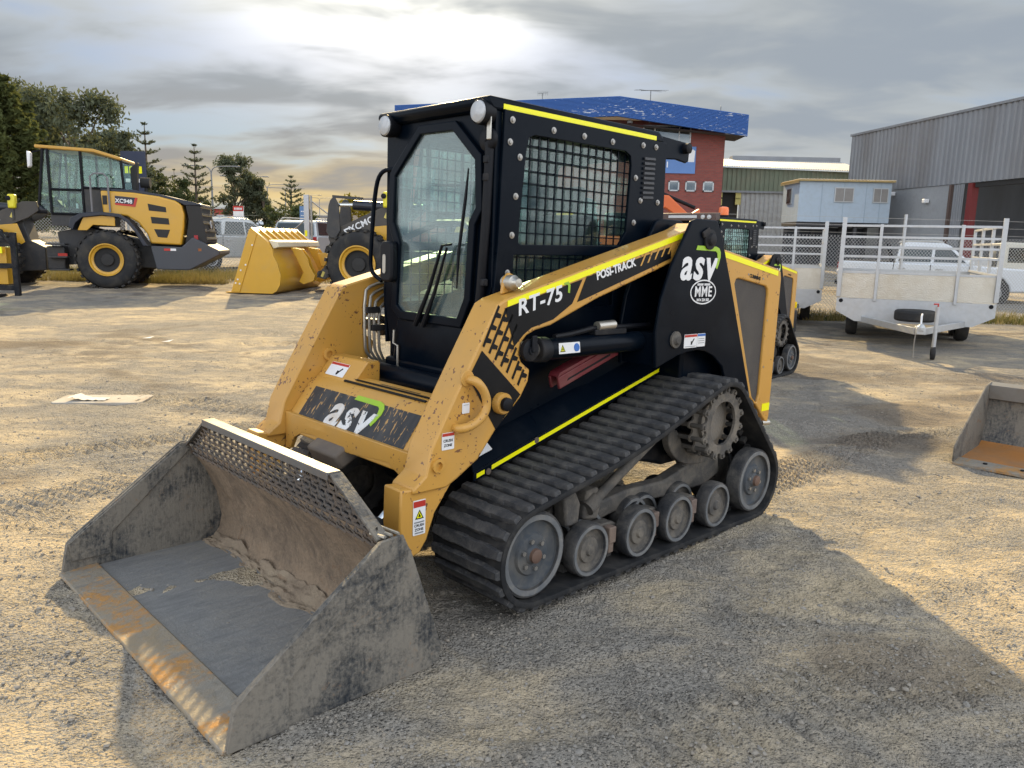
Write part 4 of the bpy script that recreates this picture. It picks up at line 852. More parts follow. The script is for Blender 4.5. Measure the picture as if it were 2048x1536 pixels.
mPane = GLASS('office_glass', (.10, .14, .16), .35, .12, (.30, .38, .42))
mAlu = M('aluminium_frame', (.46, .48, .49), .45, metal=.3)
mAnt = M('antenna_metal', (.12, .13, .14), .5, metal=.3)
mGreenS = M('faded_green_sheet', (.155, .185, .13), .6, var=.25, vscale=1.2, dirt=(.24, .22, .16), dscale=.8, damt=.35)
mGreyS = M('weathered_zinc_sheet', (.24, .255, .275), .55, metal=.15, var=.22, vscale=.9, dirt=(.18, .17, .165), dscale=.5, damt=.4, grain=(1, 1, .25))
mPaleS = M('pale_zinc_sheet', (.40, .41, .41), .55, var=.15, dirt=(.3, .27, .22), damt=.3)
mBlock = M('painted_block_wall', (.30, .315, .33), .85, var=.14, vscale=2, dirt=(.24, .24, .24), damt=.3)
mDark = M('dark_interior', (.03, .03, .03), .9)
mHut = M('pale_blue_panel', (.36, .44, .52), .5, var=.06, dirt=(.3, .34, .36), damt=.25)
mCream = M('cream_trim', (.48, .36, .16), .6, var=.12)
mAsph = M('far_ground', (.2, .18, .15), .9)

def office():
    T = thing('brick_office', 'two storey red brick office with peeling blue gable behind the loader cab', 'building', (0, 45, 0))
    w = B().box2((-6, .0, -1), (11.45, .3, 8.25)).box2((11.15, .3, -1), (11.45, 9, 8.25)).box2((-6, .3, -1), (-5.7, 9, 8.25)).build('wall', mBrick, T)
    top = [(-6.6, 8.62), (5.43, 9.33), (12.38, 8.52)]; bot = [(12.38, 7.40), (5.35, 8.30), (-6.6, 7.7)]
    rf = B().prism(top + bot, -1.0, -.85).build('gable_fascia', mBlueF, T)
    for k in range(16):
        f0 = (k + .5) / 16; pts = []
        for (a, b_) in zip(top, bot[::-1]): pts.append((a[0], -1.02, a[1] + (b_[1] - a[1]) * f0))
        B().tube(pts, .022, 4).build('cladding_rib', mBlueF, rf)
    B().add([(-6.6, -.85, 8.60), (5.43, -.85, 9.30), (12.38, -.85, 8.50), (12.38, 9.3, 8.50), (5.43, 9.3, 9.30), (-6.6, 9.3, 8.60), (-6.6, -.85, 8.5), (5.43, -.85, 9.2), (12.38, -.85, 8.4), (12.38, 9.3, 8.4), (5.43, 9.3, 9.2), (-6.6, 9.3, 8.5)], [(0, 1, 4, 5), (1, 2, 3, 4), (6, 11, 10, 7), (7, 10, 9, 8), (0, 6, 7, 1), (1, 7, 8, 2), (2, 8, 9, 3), (0, 5, 11, 6), (3, 9, 10, 4), (4, 10, 11, 5)]).build('roof', mPaleS, T)
    B().add([(4.0, -.86, 8.12), (12.36, -.86, 7.44), (12.36, 1.5, 7.44), (4.0, 1.5, 8.12)], [(0, 1, 2, 3)]).build('soffit', M('soffit_board', (.10, .09, .08), .8), T)
    def win(x0, x1, z0, z1, mull=()):
        f = B().box2((x0, -.05, z0), (x0 + .07, -.001, z1)).box2((x1 - .07, -.05, z0), (x1, -.001, z1)).box2((x0, -.05, z0), (x1, -.001, z0 + .07)).box2((x0, -.05, z1 - .07), (x1, -.001, z1))
        for mx in mull: f.box2((mx - .03, -.05, z0), (mx + .03, -.001, z1))
        o = f.build('window', mAlu, T); B().box2((x0 + .03, -.03, z0 + .03), (x1 - .03, -.012, z1 - .03)).build('pane', mPane, o)
    win(6.9, 9.55, 7.05, 8.02, (7.55, 8.9)); win(1.5, 4.6, 7.0, 8.0, (2.5, 3.5))
    for x in (8.46, 9.40, 10.38): win(x, x + .60, 4.52, 5.08)
    sg = B().box2((6.6, -.06, 5.48), (9.88, -.002, 6.92)).build('wall_sign', M('faded_blue_board', (.11, .22, .48), .6, var=.2, vscale=1), T)
    text('711', .42, mWhite, 'lettering', sg, frame_m((8.12, -.068, 5.92), (1, 0, 0), (0, 0, 1)), bold=.01, ext=.002)
    B().prism([(9.25, 6.1), (9.8, 6.1), (9.83, 6.7), (9.5, 6.85), (9.3, 6.7)], -.068, -.062).build('sign_mark', mWhite, sg)
    B().lathe([(.14, 0), (.16, .1), (.08, .18), (0, .19)], (6.15, -.1, 8.08), 'z', 12).build('wall_lamp', mWhite, T)
    return T
office()
def antenna(x, y, z0, z1, n, w, label, twist):
    a = thing('roof_antenna', label, 'antenna', (x, y, z0)); h = z1 - z0
    B().cyl((0, 0, 0), (0, 0, h), .022, 6).build('mast', mAnt, a)
    B().cyl((-w * .3, 0, h - .02), (w * .35, .1, h + .04), .012, 5).build('boom', mAnt, a)
    for i in range(n):
        t = -.3 + .65 * i / max(1, n - 1); l = w * (.5 if twist else .12)
        if twist: B().cyl((-l * math.cos(i * .4), .0, h + .02 * i), (l * math.cos(i * .4), l * .3 * (i - 1), h - .02), .010, 4).build('element', mAnt, a)
        else: B().cyl((w * t, 0, h - .14), (w * t, 0, h + .12), .010, 4).build('element', mAnt, a)
antenna(7.1, 44.2, 8.0, 9.68, 3, 1.8, 'spindly antenna on a tall mast against the blue gable', True)
antenna(1.36, 46.2, 8.6, 9.78, 6, .85, 'short comb-like antenna left on the office roof', False)
antenna(11.15, 45.2, 8.1, 9.1, 0, .05, 'bare thin rod standing near the right end of the blue gable', False)

def green_shed():
    T = thing('green_shed', 'faded green ribbed shed between the brick office and grey warehouse', 'building', (0, 52, 0))
    c = corrugated((11.9, 0), (22.5, 0), 5.05, 6.55, 6.35, .30, .05); c.build('upper_wall', mGreenS, T)
    corrugated((14.4, .05), (22.5, .05), -1, 5.0, 5.0, .30, .05).build('lower_wall', mPaleS, T)
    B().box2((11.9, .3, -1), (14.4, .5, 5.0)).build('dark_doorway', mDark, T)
    B().box2((11.9, -.10, 4.96), (22.5, .02, 5.08)).build('gutter_rail', mGreyS, T)
    for x, z in ((12.95, 4.35), (12.95, 4.85), (14.15, 4.75), (14.15, 4.40)): B().box2((x, .0, z - .2), (x + .35, .08, z + .2)).build('notice_board', M('yellow_notice', (.55, .48, .16), .6), T)
    rb = B(); n = 70
    for i in range(n): 
        x = 11.8 + i * (10.7 / n); rb.add([(x, -.3, 6.60 - .02 * (x - 12) / 1), (x + .10, -.3, 6.66 - .02 * (x - 12)), (x + .152, -.3, 6.60 - .02 * (x - 12)), (x, 5, 7.5), (x + .10, 5, 7.56), (x + .152, 5, 7.5)], [(0, 1, 4, 3), (1, 2, 5, 4), (0, 2, 1)])
    rb.build('roof_sheeting', mPaleS, T)
    B().box2((15.0, 4.6, 7.35), (22.5, 5.4, 7.75)).build('ridge_vent', mGreyS, T)
green_shed()
def warehouse():
    T = thing('grey_warehouse', 'tall grey ribbed warehouse at right with open bay and block base', 'building', (0, 0, 0))
    far, near = Vector((19.85, 48.5)), Vector((23.35, 27.0)); d = (near - far).normalized(); L = (near - far).length
    def P(s): return far + d * s
    corrugated(far, near, 4.78, 8.12, 8.12, .34, .07).build('wall_sheeting', mGreyS, T)
    n = Vector((d.y, -d.x)); inn = -n if n.x < 0 else n
    inn = Vector((-d.y, d.x)); inn = inn if inn.x > 0 else -inn
    def box_along(s0, s1, z0, z1, th, off, name, mat, parent=T):
        a, b_ = P(s0) + inn * off, P(s1) + inn * off; c, e = b_ + inn * th, a + inn * th
        return B().add([(a.x, a.y, z0), (b_.x, b_.y, z0), (c.x, c.y, z0), (e.x, e.y, z0), (a.x, a.y, z1), (b_.x, b_.y, z1), (c.x, c.y, z1), (e.x, e.y, z1)], [(0, 3, 2, 1), (4, 5, 6, 7), (0, 1, 5, 4), (1, 2, 6, 5), (2, 3, 7, 6), (3, 0, 4, 7)]).build(name, mat, parent)
    box_along(0, L, 8.10, 8.22, .4, -.12, 'barge_cap', mGreyS)
    bw = box_along(0, 9.0, -1, 4.76, .3, .02, 'block_wall', mBlock)
    box_along(9.0, 9.15, -1, 4.76, .15, -.12, 'downpipe', M('brown_pipe', (.10, .07, .06), .6))
    q0, q1 = P(9.2), P(10.15); corrugated(q0, q1, -1, 4.74, 4.74, .16, .05).build('sliding_door', mGreyS, T)
    box_along(10.2, 10.5, -1, 4.76, .35, -.05, 'door_column', M('red_oxide_steel', (.17, .022, .022), .6), T)
    box_along(10.55, L, 4.55, 4.77, .2, .05, 'bay_lintel', mDark)
    # inside of the bay
    a, b_ = P(4), P(L); c, e = b_ + inn * 14, a + inn * 14
    B().add([(e.x, e.y, -1), (c.x, c.y, -1), (c.x, c.y, 8), (e.x, e.y, 8)], [(0, 1, 2, 3)]).build('inner_back_wall', mGreyS, T)
    B().add([(a.x, a.y, -1), (e.x, e.y, -1), (e.x, e.y, 8), (a.x, a.y, 8)], [(0, 1, 2, 3)]).build('inner_end_wall', mGreyS, T)
    far_r = far + inn * 14; B().add([(far.x, far.y, 8.1), (near.x, near.y, 8.1), (c.x, c.y, 8.1), (far_r.x, far_r.y, 8.1)], [(0, 1, 2, 3)]).build('roof', mGreyS, T)
    for k in range(3):
        s = 11.2 + k * 1.6; p = P(s) + inn * 3.0
        r = B()
        for dz in (2.0, 2.9, 3.5): r.cyl((p.x, p.y, dz), (p.x + d.x * 1.6, p.y + d.y * 1.6, dz), .035, 6)
        r.cyl((p.x, p.y, 0), (p.x, p.y, 3.5), .04, 6).cyl((p.x, p.y, 2.0), (p.x + d.x * 1.6, p.y + d.y * 1.6, 3.5 if k % 2 else 1.0), .03, 6)
        r.build('stair_rail', M('mustard_rail_paint', (.30, .17, .04), .6), T)
    for s, z in ((4.6, 4.55), (7.4, 4.05)):
        p = P(s) - inn * .14; B().box((p.x, p.y, z), (.26, .26, .2)).build('security_camera', mWhite, T, .03)
warehouse()
def hut():
    T = thing('site_hut', 'pale blue portable site hut with two windows raised on a stand', 'hut', (0, 0, 0))
    B().box2((14.72, 42, 2.92), (19.5, 44.5, 4.98)).build('hut_wall', mHut, T)
    for x in (15.9, 17.05, 18.2, 18.95): B().box2((x - .015, 41.985, 2.92), (x + .015, 41.999, 4.96)).build('panel_joint', M('joint_strip', (.30, .37, .44), .5), T)
    for x0, x1, y in ((16.55, 17.55, 41.95), (18.55, 19.35, 41.95)):
        w = B().box2((x0, y, 3.95), (x1, y + .045, 4.70)).build('window', mAlu, T)
        B().box2((x0 + .05, y - .012, 4.0), ((x0 + x1) / 2 - .02, y - .002, 4.65)).build('pane', M('blind_glass', (.22, .21, .2), .4, var=.2), w); B().box2(((x0 + x1) / 2 + .02, y - .012, 4.0), (x1 - .05, y - .002, 4.65)).build('pane', M('blind_glass', (.22, .21, .2), .4), w)
    w = B().box2((14.68, 43.0, 3.85), (14.72, 43.8, 4.70)).build('window', mAlu, T); B().box2((14.66, 43.06, 3.9), (14.675, 43.74, 4.65)).build('pane', mPane, w)
    B().box2((14.6, 41.85, 4.99), (19.62, 44.65, 5.06)).build('roof', mCream, T)
    for i in range(30): B().box((14.7 + i * .168, 43.2, 5.08), (.06, 2.9, .04)).build('roof_rib', M('pale_roof_rib', (.5, .45, .36), .5), T)  # ribs in a paler tone than the roof sheet
    for i in range(4): B().box((14.59, 43.2, 4.9 + i * .045), (.05, 2.8, .018)).build('gutter_trim', mCream, T)
    for x in (14.9, 16.4, 17.9, 19.3):
        for y in (42.3, 44.2): B().box2((x - .08, y - .08, -.5), (x + .08, y + .08, 2.92)).build('stand_leg', M('dark_steel_leg', (.05, .05, .055), .6), T)
    B().box2((14.72, 42.1, 2.72), (19.5, 44.4, 2.90)).build('stand_beam', M('dark_steel_leg', (.05, .05, .055), .6), T)
    B().box2((14.9, 44.25, -.5), (19.3, 44.4, 2.7)).build('dark_back_panel', M('dark_panel', (.035, .04, .05), .7), T)  # plain dark panel closing the back of the space under the hut
hut()
def low_building(x0, x1, y, z0, z1, label, mat, roofm):
    T = thing('low_building', label, 'building', ((x0 + x1) / 2, y, z0)); w = (x1 - x0) / 2
    B().box2((-w, 0, -2), (w, 6, z1 - z0)).build('wall', mat, T); B().box2((-w - .4, -.6, z1 - z0), (w + .4, 6.5, z1 - z0 + .25)).build('roof', roofm, T)
    for k in range(4):
        x = -w + .8 + k * (2 * w - 1.6) / 4; f = B().box2((x, -.06, (z1 - z0) * .45), (x + w * .34, -.01, (z1 - z0) * .78)).build('window', mAlu, T); B().box2((x + .06, -.08, (z1 - z0) * .47), (x + w * .34 - .06, -.065, (z1 - z0) * .76)).build('pane', mPane, f)
low_building(-14.3, -4.5, 70, 1.0, 4.7, 'low beige building glimpsed left of the loader cab', M('beige_render', (.36, .31, .25), .8), M('beige_eave', (.30, .26, .21), .7))
low_building(-52, -42, 120, 1.4, 5.3, 'far low shop with red frontage beyond the left fence', M('red_frontage', (.38, .05, .045), .6), mPaleS)
low_building(-41.2, -30, 135, 1.4, 4.8, 'far low white shop near the street lamps', M('white_shop', (.55, .55, .56), .6), mGreyS)

# ------------------------------------------------------------------ plants
def leaf_mat(name, col, var=.4):
    m = bpy.data.materials.new(name); m.use_nodes = True; nt = m.node_tree; nt.nodes.clear(); g = N(nt); tc = g.n('ShaderNodeTexCoord').outputs['Object']
    nv = g.noise(tc, .9, 3); n2 = g.noise(tc, 9, 2); f = g.math('ADD', g.math('MULTIPLY', nv, .6), g.math('MULTIPLY', n2, .4)); f = g.ramp(f, .3, .7)
    c = g.mix(f, tuple(x * (1 - var) for x in col), tuple(x * (1 + var) for x in col))
    d = g.n('ShaderNodeBsdfDiffuse', ins={0: c}); t = g.n('ShaderNodeBsdfTranslucent', ins={0: g.mix(.5, c, (.16, .17, .03))}); mx = g.n('ShaderNodeMixShader', ins={0: .3, 1: d.outputs[0], 2: t.outputs[0]})
    o = g.n('ShaderNodeOutputMaterial'); g.link(mx.outputs[0], o.inputs[0]); return m
mLeafG = leaf_mat('gum_leaves', (.105, .120, .080)); mLeafP = leaf_mat('pine_needles', (.070, .092, .066)); mLeafB = leaf_mat('bush_leaves', (.070, .090, .045)); mLeafY = leaf_mat('yellow_blossom', (.30, .24, .03)); mLeafS = leaf_mat('yellowish_pine_needles', (.085, .10, .040))  # the second needle green is yellower
mBark = M('bark', (.12, .095, .075), .9, var=.3, vscale=4, bump=.5, bscale=12)
def leaves_mesh(name, pts, size, mat, rs, droop=.5, lw=.42):
    n = len(pts); a = rs.rand(n) * 6.283; el = (rs.rand(n) - .5) * 2 - droop
    d = np.stack([np.cos(a) * np.cos(el), np.sin(a) * np.cos(el), np.sin(el)], 1); r = rs.randn(n, 3); u = np.cross(d, r); u /= np.linalg.norm(u, axis=1)[:, None] + 1e-6
    s = size * (.6 + .8 * rs.rand(n))[:, None]
    v = np.stack([pts - d * s * .5, pts + u * s * lw * .5, pts + d * s * .5, pts - u * s * lw * .5], 1).reshape(-1, 3)
    f = np.arange(4 * n).reshape(n, 4); return np_mesh(name, v, f, mat, smooth=False)
def obj_mesh(name, me, parent): o = bpy.data.objects.new(name, me); COL.objects.link(o); o.parent = parent; return o
def gum_tree(loc, h, rx, label, seed, nl=9000, lobes=9, mat=None, size=.26, base=.25, name='gum_tree', cat='tree', group=None):
    rs = np.random.RandomState(seed); T = thing(name, label, cat, loc, group=group); tb = B(); cs = []
    tb.tube([(0, 0, -.6), (rx * .04, 0, h * .22), (-rx * .05, .1, h * .45), (rx * .03, 0, h * .72)], [h * .028, h * .022, h * .016, h * .007], 8)
    for i in range(lobes):
        a = rs.rand() * 6.283; t = base + (1 - base) * (i + .5 + rs.rand() * .4) / lobes; rr = rx * (.25 + .75 * math.sin(math.pi * min(1, max(.05, (t - base * .7) / (1.08 - base * .7)))) ** .7) * (.55 + .45 * rs.rand())
        c = np.array([math.cos(a) * rr * .75, math.sin(a) * rr * .75, h * min(t, .93)]); cs.append((c, max(.34 * rx, rr * .50)))
        z0 = h * t * (.45 + .2 * rs.rand()); tb.tube([(0, 0, z0), tuple(c * [.5, .5, 1] * [1, 1, (z0 / c[2] + 1) / 2]), tuple(c)], [h * .010, h * .007, h * .003], 5)
    tb.build('trunk', mBark, T)
    pts = []
    for c, r in cs:
        nc = 16
        for j in range(nc):
            q = rs.randn(3); q /= np.linalg.norm(q); p = c + q * r * (.35 + .65 * rs.rand()) * [1, 1, .75]; k = int(nl / (lobes * nc) * (.5 + rs.rand())); pts.append(p + rs.randn(k, 3) * r * .20 * np.array([1, 1, .8]))
    obj_mesh('crown', leaves_mesh('crown', np.concatenate(pts), size, mat or mLeafG, rs), T); return T
def norfolk_pine(loc, h, rx, label, seed, whorls=11, mat=None, group='slender pines along the road', dens=1.0):
    rs = np.random.RandomState(seed); T = thing('norfolk_pine', label, 'tree', loc, group=group)
    tb = B().tube([(0, 0, -.6), (0, 0, h * .5), (0, 0, h)], [h * .022, h * .014, h * .003], 7); pts = []
    for w in range(whorls):
        t = .12 + .87 * (w / (whorls - 1)) ** .92; z = h * t; rl = rx * (1 - t) ** .78 * (.9 + .2 * rs.rand()) + .07 * rx; nb = 7; a0 = rs.rand() * 6
        for b_ in range(nb):
            a = a0 + 6.283 * b_ / nb + rs.randn() * .12; L = rl * (.8 + .3 * rs.rand()); n = max(8, int(L / rx * 85 * dens)); s = rs.rand(n) ** .7
            zz = z + L * (.05 * s + .30 * s * s); x = np.cos(a) * L * s; y = np.sin(a) * L * s; fat = .042 * rx * (.35 + .65 * np.sin(np.pi * np.clip(s, .08, .95)))
            pts.append(np.stack([x, y, zz], 1) + rs.randn(n, 3) * (fat * .55)[:, None] + [0, 0, .03 * rx]); tb.tube([(0, 0, z), (math.cos(a) * L * .9, math.sin(a) * L * .9, z + L * .27)], [h * .004, h * .0015], 4)
    tb.build('trunk', mBark, T); obj_mesh('crown', leaves_mesh('crown', np.concatenate(pts), rx * (.13 if dens > 1 else .085), mat or mLeafP, rs, 0.0, .38), T); return T
GZ0 = 1.4
def rise(y): return GZ0 * np.clip((np.asarray(y, float) - 18) / 75, 0, 1) ** .8
def gz(y): return float(rise(y))
gum_tree((-39.5, 62, gz(62)), 11.6, 6.0, 'tallest dark gum tree behind the left wheel loader', 1, 22000, 15, size=.36, base=.12)
gum_tree((-32.2, 59, gz(59)), 10.4, 5.0, 'broad gum tree right of the tallest one, behind the left loader cab', 2, 16000, 12, size=.34, base=.15)
gum_tree((-28.6, 58, gz(58)), 7.6, 3.2, 'smaller gum tree tapering down behind the left loader exhaust', 3, 9000, 9, size=.3, base=.2)
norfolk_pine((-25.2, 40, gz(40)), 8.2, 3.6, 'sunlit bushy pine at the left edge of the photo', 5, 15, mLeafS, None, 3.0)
norfolk_pine((-41.2, 75, gz(75)), 12.2, 3.4, 'pine tip poking out between the two big gum trees', 6, 15)
norfolk_pine((-27.4, 60, gz(60)), 8.6, 2.3, 'tall thin pine just right of the left loader exhaust', 7, 11)
norfolk_pine((-26.2, 66, gz(66)), 7.7, 2.3, 'thin pine standing beside the nearest street lamp', 8, 11)
norfolk_pine((-38.1, 90, gz(90)), 7.2, 1.7, 'small far pine between the two taller pines', 9, 9)
norfolk_pine((-23.7, 85, gz(85)), 6.4, 2.6, 'dark pine rising out of a round bush beyond the yellow bucket', 10, 11)
gum_tree((-27.9, 80, gz(80)), 8.0, 2.6, 'tall leafy gum tree among the street lamps', 11, 11000, 20, size=.30, base=.08)
gum_tree((-25.4, 81, gz(81)), 6.0, 1.8, 'lower gum tree joined to the right of the tall roadside gum', 12, 7000, 14, size=.28, base=.03)
gum_tree((-17.2, 60, gz(60)), 2.6, 2.3, 'round dark bush beyond the yellow bucket', 13, 7000, 10, mLeafB, .22, .15, 'round_bush', 'bush')
gum_tree((-27.4, 63, gz(63)), 5.0, 2.4, 'low bush behind the rear of the left loader', 14, 6000, 9, mLeafB, .26, .2, 'roadside_bush', 'bush')
gum_tree((-31.5, 78, gz(78)), 4.0, 2.0, 'small bush under the first street lamp', 15, 4000, 8, mLeafB, .26, .2, 'roadside_bush', 'bush')
gum_tree((-9.0, 44, gz(44)), 3.0, 1.5, 'yellow flowering shrub seen over the second loader boom', 16, 4000, 8, mLeafY, .18, .3, 'flowering_shrub', 'bush')
gum_tree((-9.5, 84, gz(84)), 4.6, 3.0, 'dark shrub showing over the low beige roof', 17, 4000, 8, mLeafB, .3, .3, 'roadside_bush', 'bush')
# dry grass and weeds
def grass(name, label, regions, n, hmax, mat, seed):
    rs = np.random.RandomState(seed); P = []
    for (x0, x1, y0, y1, w) in regions: k = int(n * w); P.append(np.stack([x0 + (x1 - x0) * rs.rand(k), y0 + (y1 - y0) * rs.rand(k)], 1))
    P = np.concatenate(P); keep = vnoise(P[:, 0], P[:, 1], 61, .9) + .4 * rs.rand(len(P)) > .05; P = P[keep]; k = len(P); z = ground_h(P[:, 0], P[:, 1]) + rise(P[:, 1])
    h = hmax * (.3 + .7 * rs.rand(k) ** 2); a = rs.rand(k) * 6.283; lean = .25 * rs.randn(k, 2) * h[:, None]; w = .006 + .004 * rs.rand(k)
    b0 = np.stack([P[:, 0] - np.cos(a) * w, P[:, 1] - np.sin(a) * w, z], 1); b1 = np.stack([P[:, 0] + np.cos(a) * w, P[:, 1] + np.sin(a) * w, z], 1); tp = np.stack([P[:, 0] + lean[:, 0], P[:, 1] + lean[:, 1], z + h], 1)
    o = bpy.data.objects.new(name, np_mesh(name, np.stack([b0, b1, tp], 1).reshape(-1, 3), np.arange(3 * k).reshape(k, 3), mat, False)); COL.objects.link(o); o['kind'] = 'stuff'; o['label'] = label; o['category'] = 'grass'
mDry = leaf_mat('dry_grass', (.28, .22, .10)); mWeed = leaf_mat('green_weeds', (.10, .12, .045))
grass('dry_grass', 'dry straw-coloured grass along the left fence', [(-22, -5, 24.6, 28.0, .8), (-14.5, -8.6, 23.3, 24.6, .3), (6.5, 15, 17.6, 18.6, .15)], 26000, .34, mDry, 4)
grass('green_weeds', 'green weeds among the dry grass by the fences', [(-22, -6, 25, 28, .7), (6.5, 15, 17.7, 18.5, .3)], 9000, .28, mWeed, 8)
# ------------------------------------------------------------------ second track loader (smaller, further back)
def second_loader():
    T = copy_tree(loader, None, ('bucket', 'quick_coupler', 'tilt_cylinder', 'coupler_motor', 'arm_lock_bar'))
    T.name = 'compact_track_loader'; T['label'] = 'smaller track loader with orange beacon half hidden behind the front one'; T.location = (2.52, 10.05, .0); T.rotation_euler = (0, 0, R(230)); T.scale = (.87, .87, .87)
    cab = [c for c in T.children if c.name.startswith('cab')][0]
    lb = B().prism([(.86, 2.21), (.98, 2.20), (.98, 2.30), (.84, 2.31)], -.46, .46).build('light_bar_visor', M('brown_visor', (.07, .045, .04), .5), T, .01)
    B().box((.985, -.02, 2.255), (.012, .42, .035)).build('light_strip', mLens, lb)
    for y in (-.36, .28, .37): B().lathe([(.03, 0), (.028, .014), (0, .018)], (.982, y, 2.25), 'x', 14, 1).build('lens', mLens, lb)
    bc = B().lathe([(.075, 0), (.075, .03), (.06, .035)], (.42, .30, 2.262), 'z', 20).build('beacon_base', mPlast, T)
    B().lathe([(.066, .03), (.068, .10), (.06, .135), (.03, .145), (0, .146)], (.42, .30, 2.262), 'z', 20).build('beacon_lens', M('orange_beacon', (.85, .16, .01), .3, coat=.5), bc)
    B().box((-1.62, .50, .72), (.22, .30, .36)).build('rear_weight', mBlkD, T, .03)
    B().box((-1.735, .50, .98), (.01, .24, .10)).build('reflective_tape', mTape, T)
    return T
second_loader()

# ------------------------------------------------------------------ wheel loaders
def big_wheel(parent, x, y, z, r, w, s):
    t = B().lathe([(r * .56, -w), (r * .80, -w), (r * .93, -w * .93), (r, -w * .78), (r, -w * .22), (r * .93, -w * .07), (r * .80, 0), (r * .62, -.01), (r * .56, -.03)], (x, y, z), 'y', 44, s).build('tyre', mTyre, parent, sharp=50)
    n = 26; lb = B()
    for i in range(n):
        a = 2 * math.pi * i / n
        for side in (0, 1):
            a2 = a + (math.pi / n if side else 0); yy = y + s * (-w * (.72 if side else .28)); m = Matrix.Rotation(-a2, 3, 'Y') @ Matrix.Rotation(R(22 if side else -22), 3, 'Z')
            lb.box((x + (r + .012) * math.sin(a2) * 1.0, yy, z + (r + .012) * math.cos(a2)), (r * .105, w * .46, .05), Matrix.Rotation(a2, 3, 'Y'))
    lb.build('tread_lugs', mTyre, t, kind='stuff')
    B().lathe([(r * .565, -.02), (r * .565, .012), (r * .53, .012), (r * .50, -.05), (r * .42, -.07)], (x, y, z), 'y', 40, s).build('rim', mYelN, t)
    B().lathe([(r * .43, -.06), (r * .40, -.16), (r * .22, -.18), (r * .20, -.10), (0, -.08)], (x, y, z), 'y', 30, s).build('hub', mDark, t)
    return t
def wheel_loader(label, loc, rz, scale=1.0):
    T = thing('wheel_loader', label, 'wheel loader', loc, rz, 'yellow wheel loaders parked along the left fence', scale)
    RR, W, HB = .87, .55, 1.30                       # tyre radius, tyre width, half width over tyres; x grows to the rear, -y faces the camera
    fx = lambda p: ((p[0] - 1315) / 320, (p[1] - 1437) / -311)      # front half drawn at 311 units per metre
    rx = lambda p: (3.3 + (p[0] - 655) / 228, (p[1] - 1350) / -210)
    for x in (0, 3.3):
        for s in (-1, 1): big_wheel(T, x, HB * s, RR, RR, W, s)
        B().cyl((x, -.8, RR), (x, .8, RR), .24, 14).build('axle', mDark, T)
    dk = M('loader_dark_grey', (.030, .031, .034), .5, var=.2, dirt=(.09, .08, .065), damt=.3); br = M('loader_boom_grey', (.050, .045, .040), .5, var=.15, dirt=(.10, .085, .065), damt=.3)
    # boom, rocker, cylinders
    bm_ = [fx(p) for p in ((870, 1285), (905, 1235), (985, 1165), (1030, 1085), (985, 960), (1010, 880), (1090, 870), (1300, 775), (1470, 700), (1600, 640), (1720, 640), (1740, 720), (1640, 790), (1500, 850), (1380, 900), (1210, 950), (1110, 1030), (1050, 1130), (1025, 1235), (945, 1305))]
    for s in (-1, 1):
        b1 = B().prism(bm_, .50 * s, .62 * s).build('boom_plate', br, T, .01)
        if s == -1:
            ang = math.atan2(.55, 1.0) * .78; m = frame_m((-.10, -.625, 1.90), (math.cos(R(25)), 0, math.sin(R(25))), (-math.sin(R(25)), 0, math.cos(R(25))))
            text('XCMG', .24, mWhite, 'lettering', b1, m, bold=.004, ext=.003, space=1.05)
            m2 = m @ Matrix.Translation((-.42, -.01, 0)); plate([(-.09, -.09), (.09, -.09), (.09, .09), (-.09, .09)], [[(-.06, .05), (.06, .05), (0, -.06)]], -.003, .003, m2, 'emblem', mWhite, b1)
            for p in ((1500, 770), (930, 1262)): q = fx(p); B().box((q[0], -.625, q[1]), (.07, .006, .15), (0, R(25), 0)).build('warning_sticker', M('sticker_yellow', (.6, .5, .12), .5), b1)
            for p in ((1048, 880), (1035, 720)): q = fx(p); B().lathe([(.045, 0), (.04, .03), (0, .032)], (q[0], -.62, q[1]), 'y', 10, -1).build('pin_cap', mBolt, b1)
    B().cyl((fx((905, 1260))[0], -.62, fx((905, 1260))[1]), (fx((905, 1260))[0], .62, fx((905, 1260))[1]), .09, 14).build('boom_pin', dk, T)
    B().box2((-.5, -.5, .95), (-.35, .5, 1.25)).build('boom_cross_tube', br, T)
    rk = [fx(p) for p in ((975, 905), (1000, 700), (1015, 655), (1035, 635), (1060, 635), (1085, 680), (1095, 780), (1100, 900), (1060, 960), (1005, 960))]
    for s in (-1, 1): B().prism(rk, .63 * s if s < 0 else .20, .69 * s if s < 0 else .28).build('rocker_plate', dk, T, .01)
    q = [fx(p) for p in ((1035, 612), (1300, 628), (1300, 648), (1035, 634))]; B().prism(q, -.68, -.60).build('rocker_rail', dk, T)
    q0, q1 = fx((1210, 690)), fx((1800, 715)); B().cyl((q0[0], -.56, q0[1]), (q1[0], -.4, q1[1]), .13, 16).build('dump_cylinder', M('blue_black_paint', (.014, .018, .028), .3), T)
    B().cyl((fx((1075, 690))[0], -.56, fx((1075, 690))[1]), (q0[0], -.56, q0[1]), .05, 10).build('cylinder_rod', mChrome, T)
    # bucket
    bo = [fx(p) for p in ((170, 1420), (240, 1412), (405, 905), (420, 890), (475, 940), (570, 1010), (600, 1060), (605, 1110), (640, 1175), (668, 1265), (660, 1345), (630, 1395), (590, 1420))]
    bk = B()
    sh = bo[4:] ; 
    shell = [fx(p) for p in ((420, 890), (570, 1010), (600, 1060), (602, 1110), (640, 1175), (668, 1265), (660, 1345), (630, 1395), (590, 1420), (170, 1422))]
    inner = [(a - .03 if i < 8 else a, b_ + (.03 if i > 6 else 0)) for i, (a, b_) in enumerate(shell)]
    bk.prism(shell + inner[::-1], -1.45, 1.45); bucket = bk.build('bucket', mYelN, T, sharp=50)
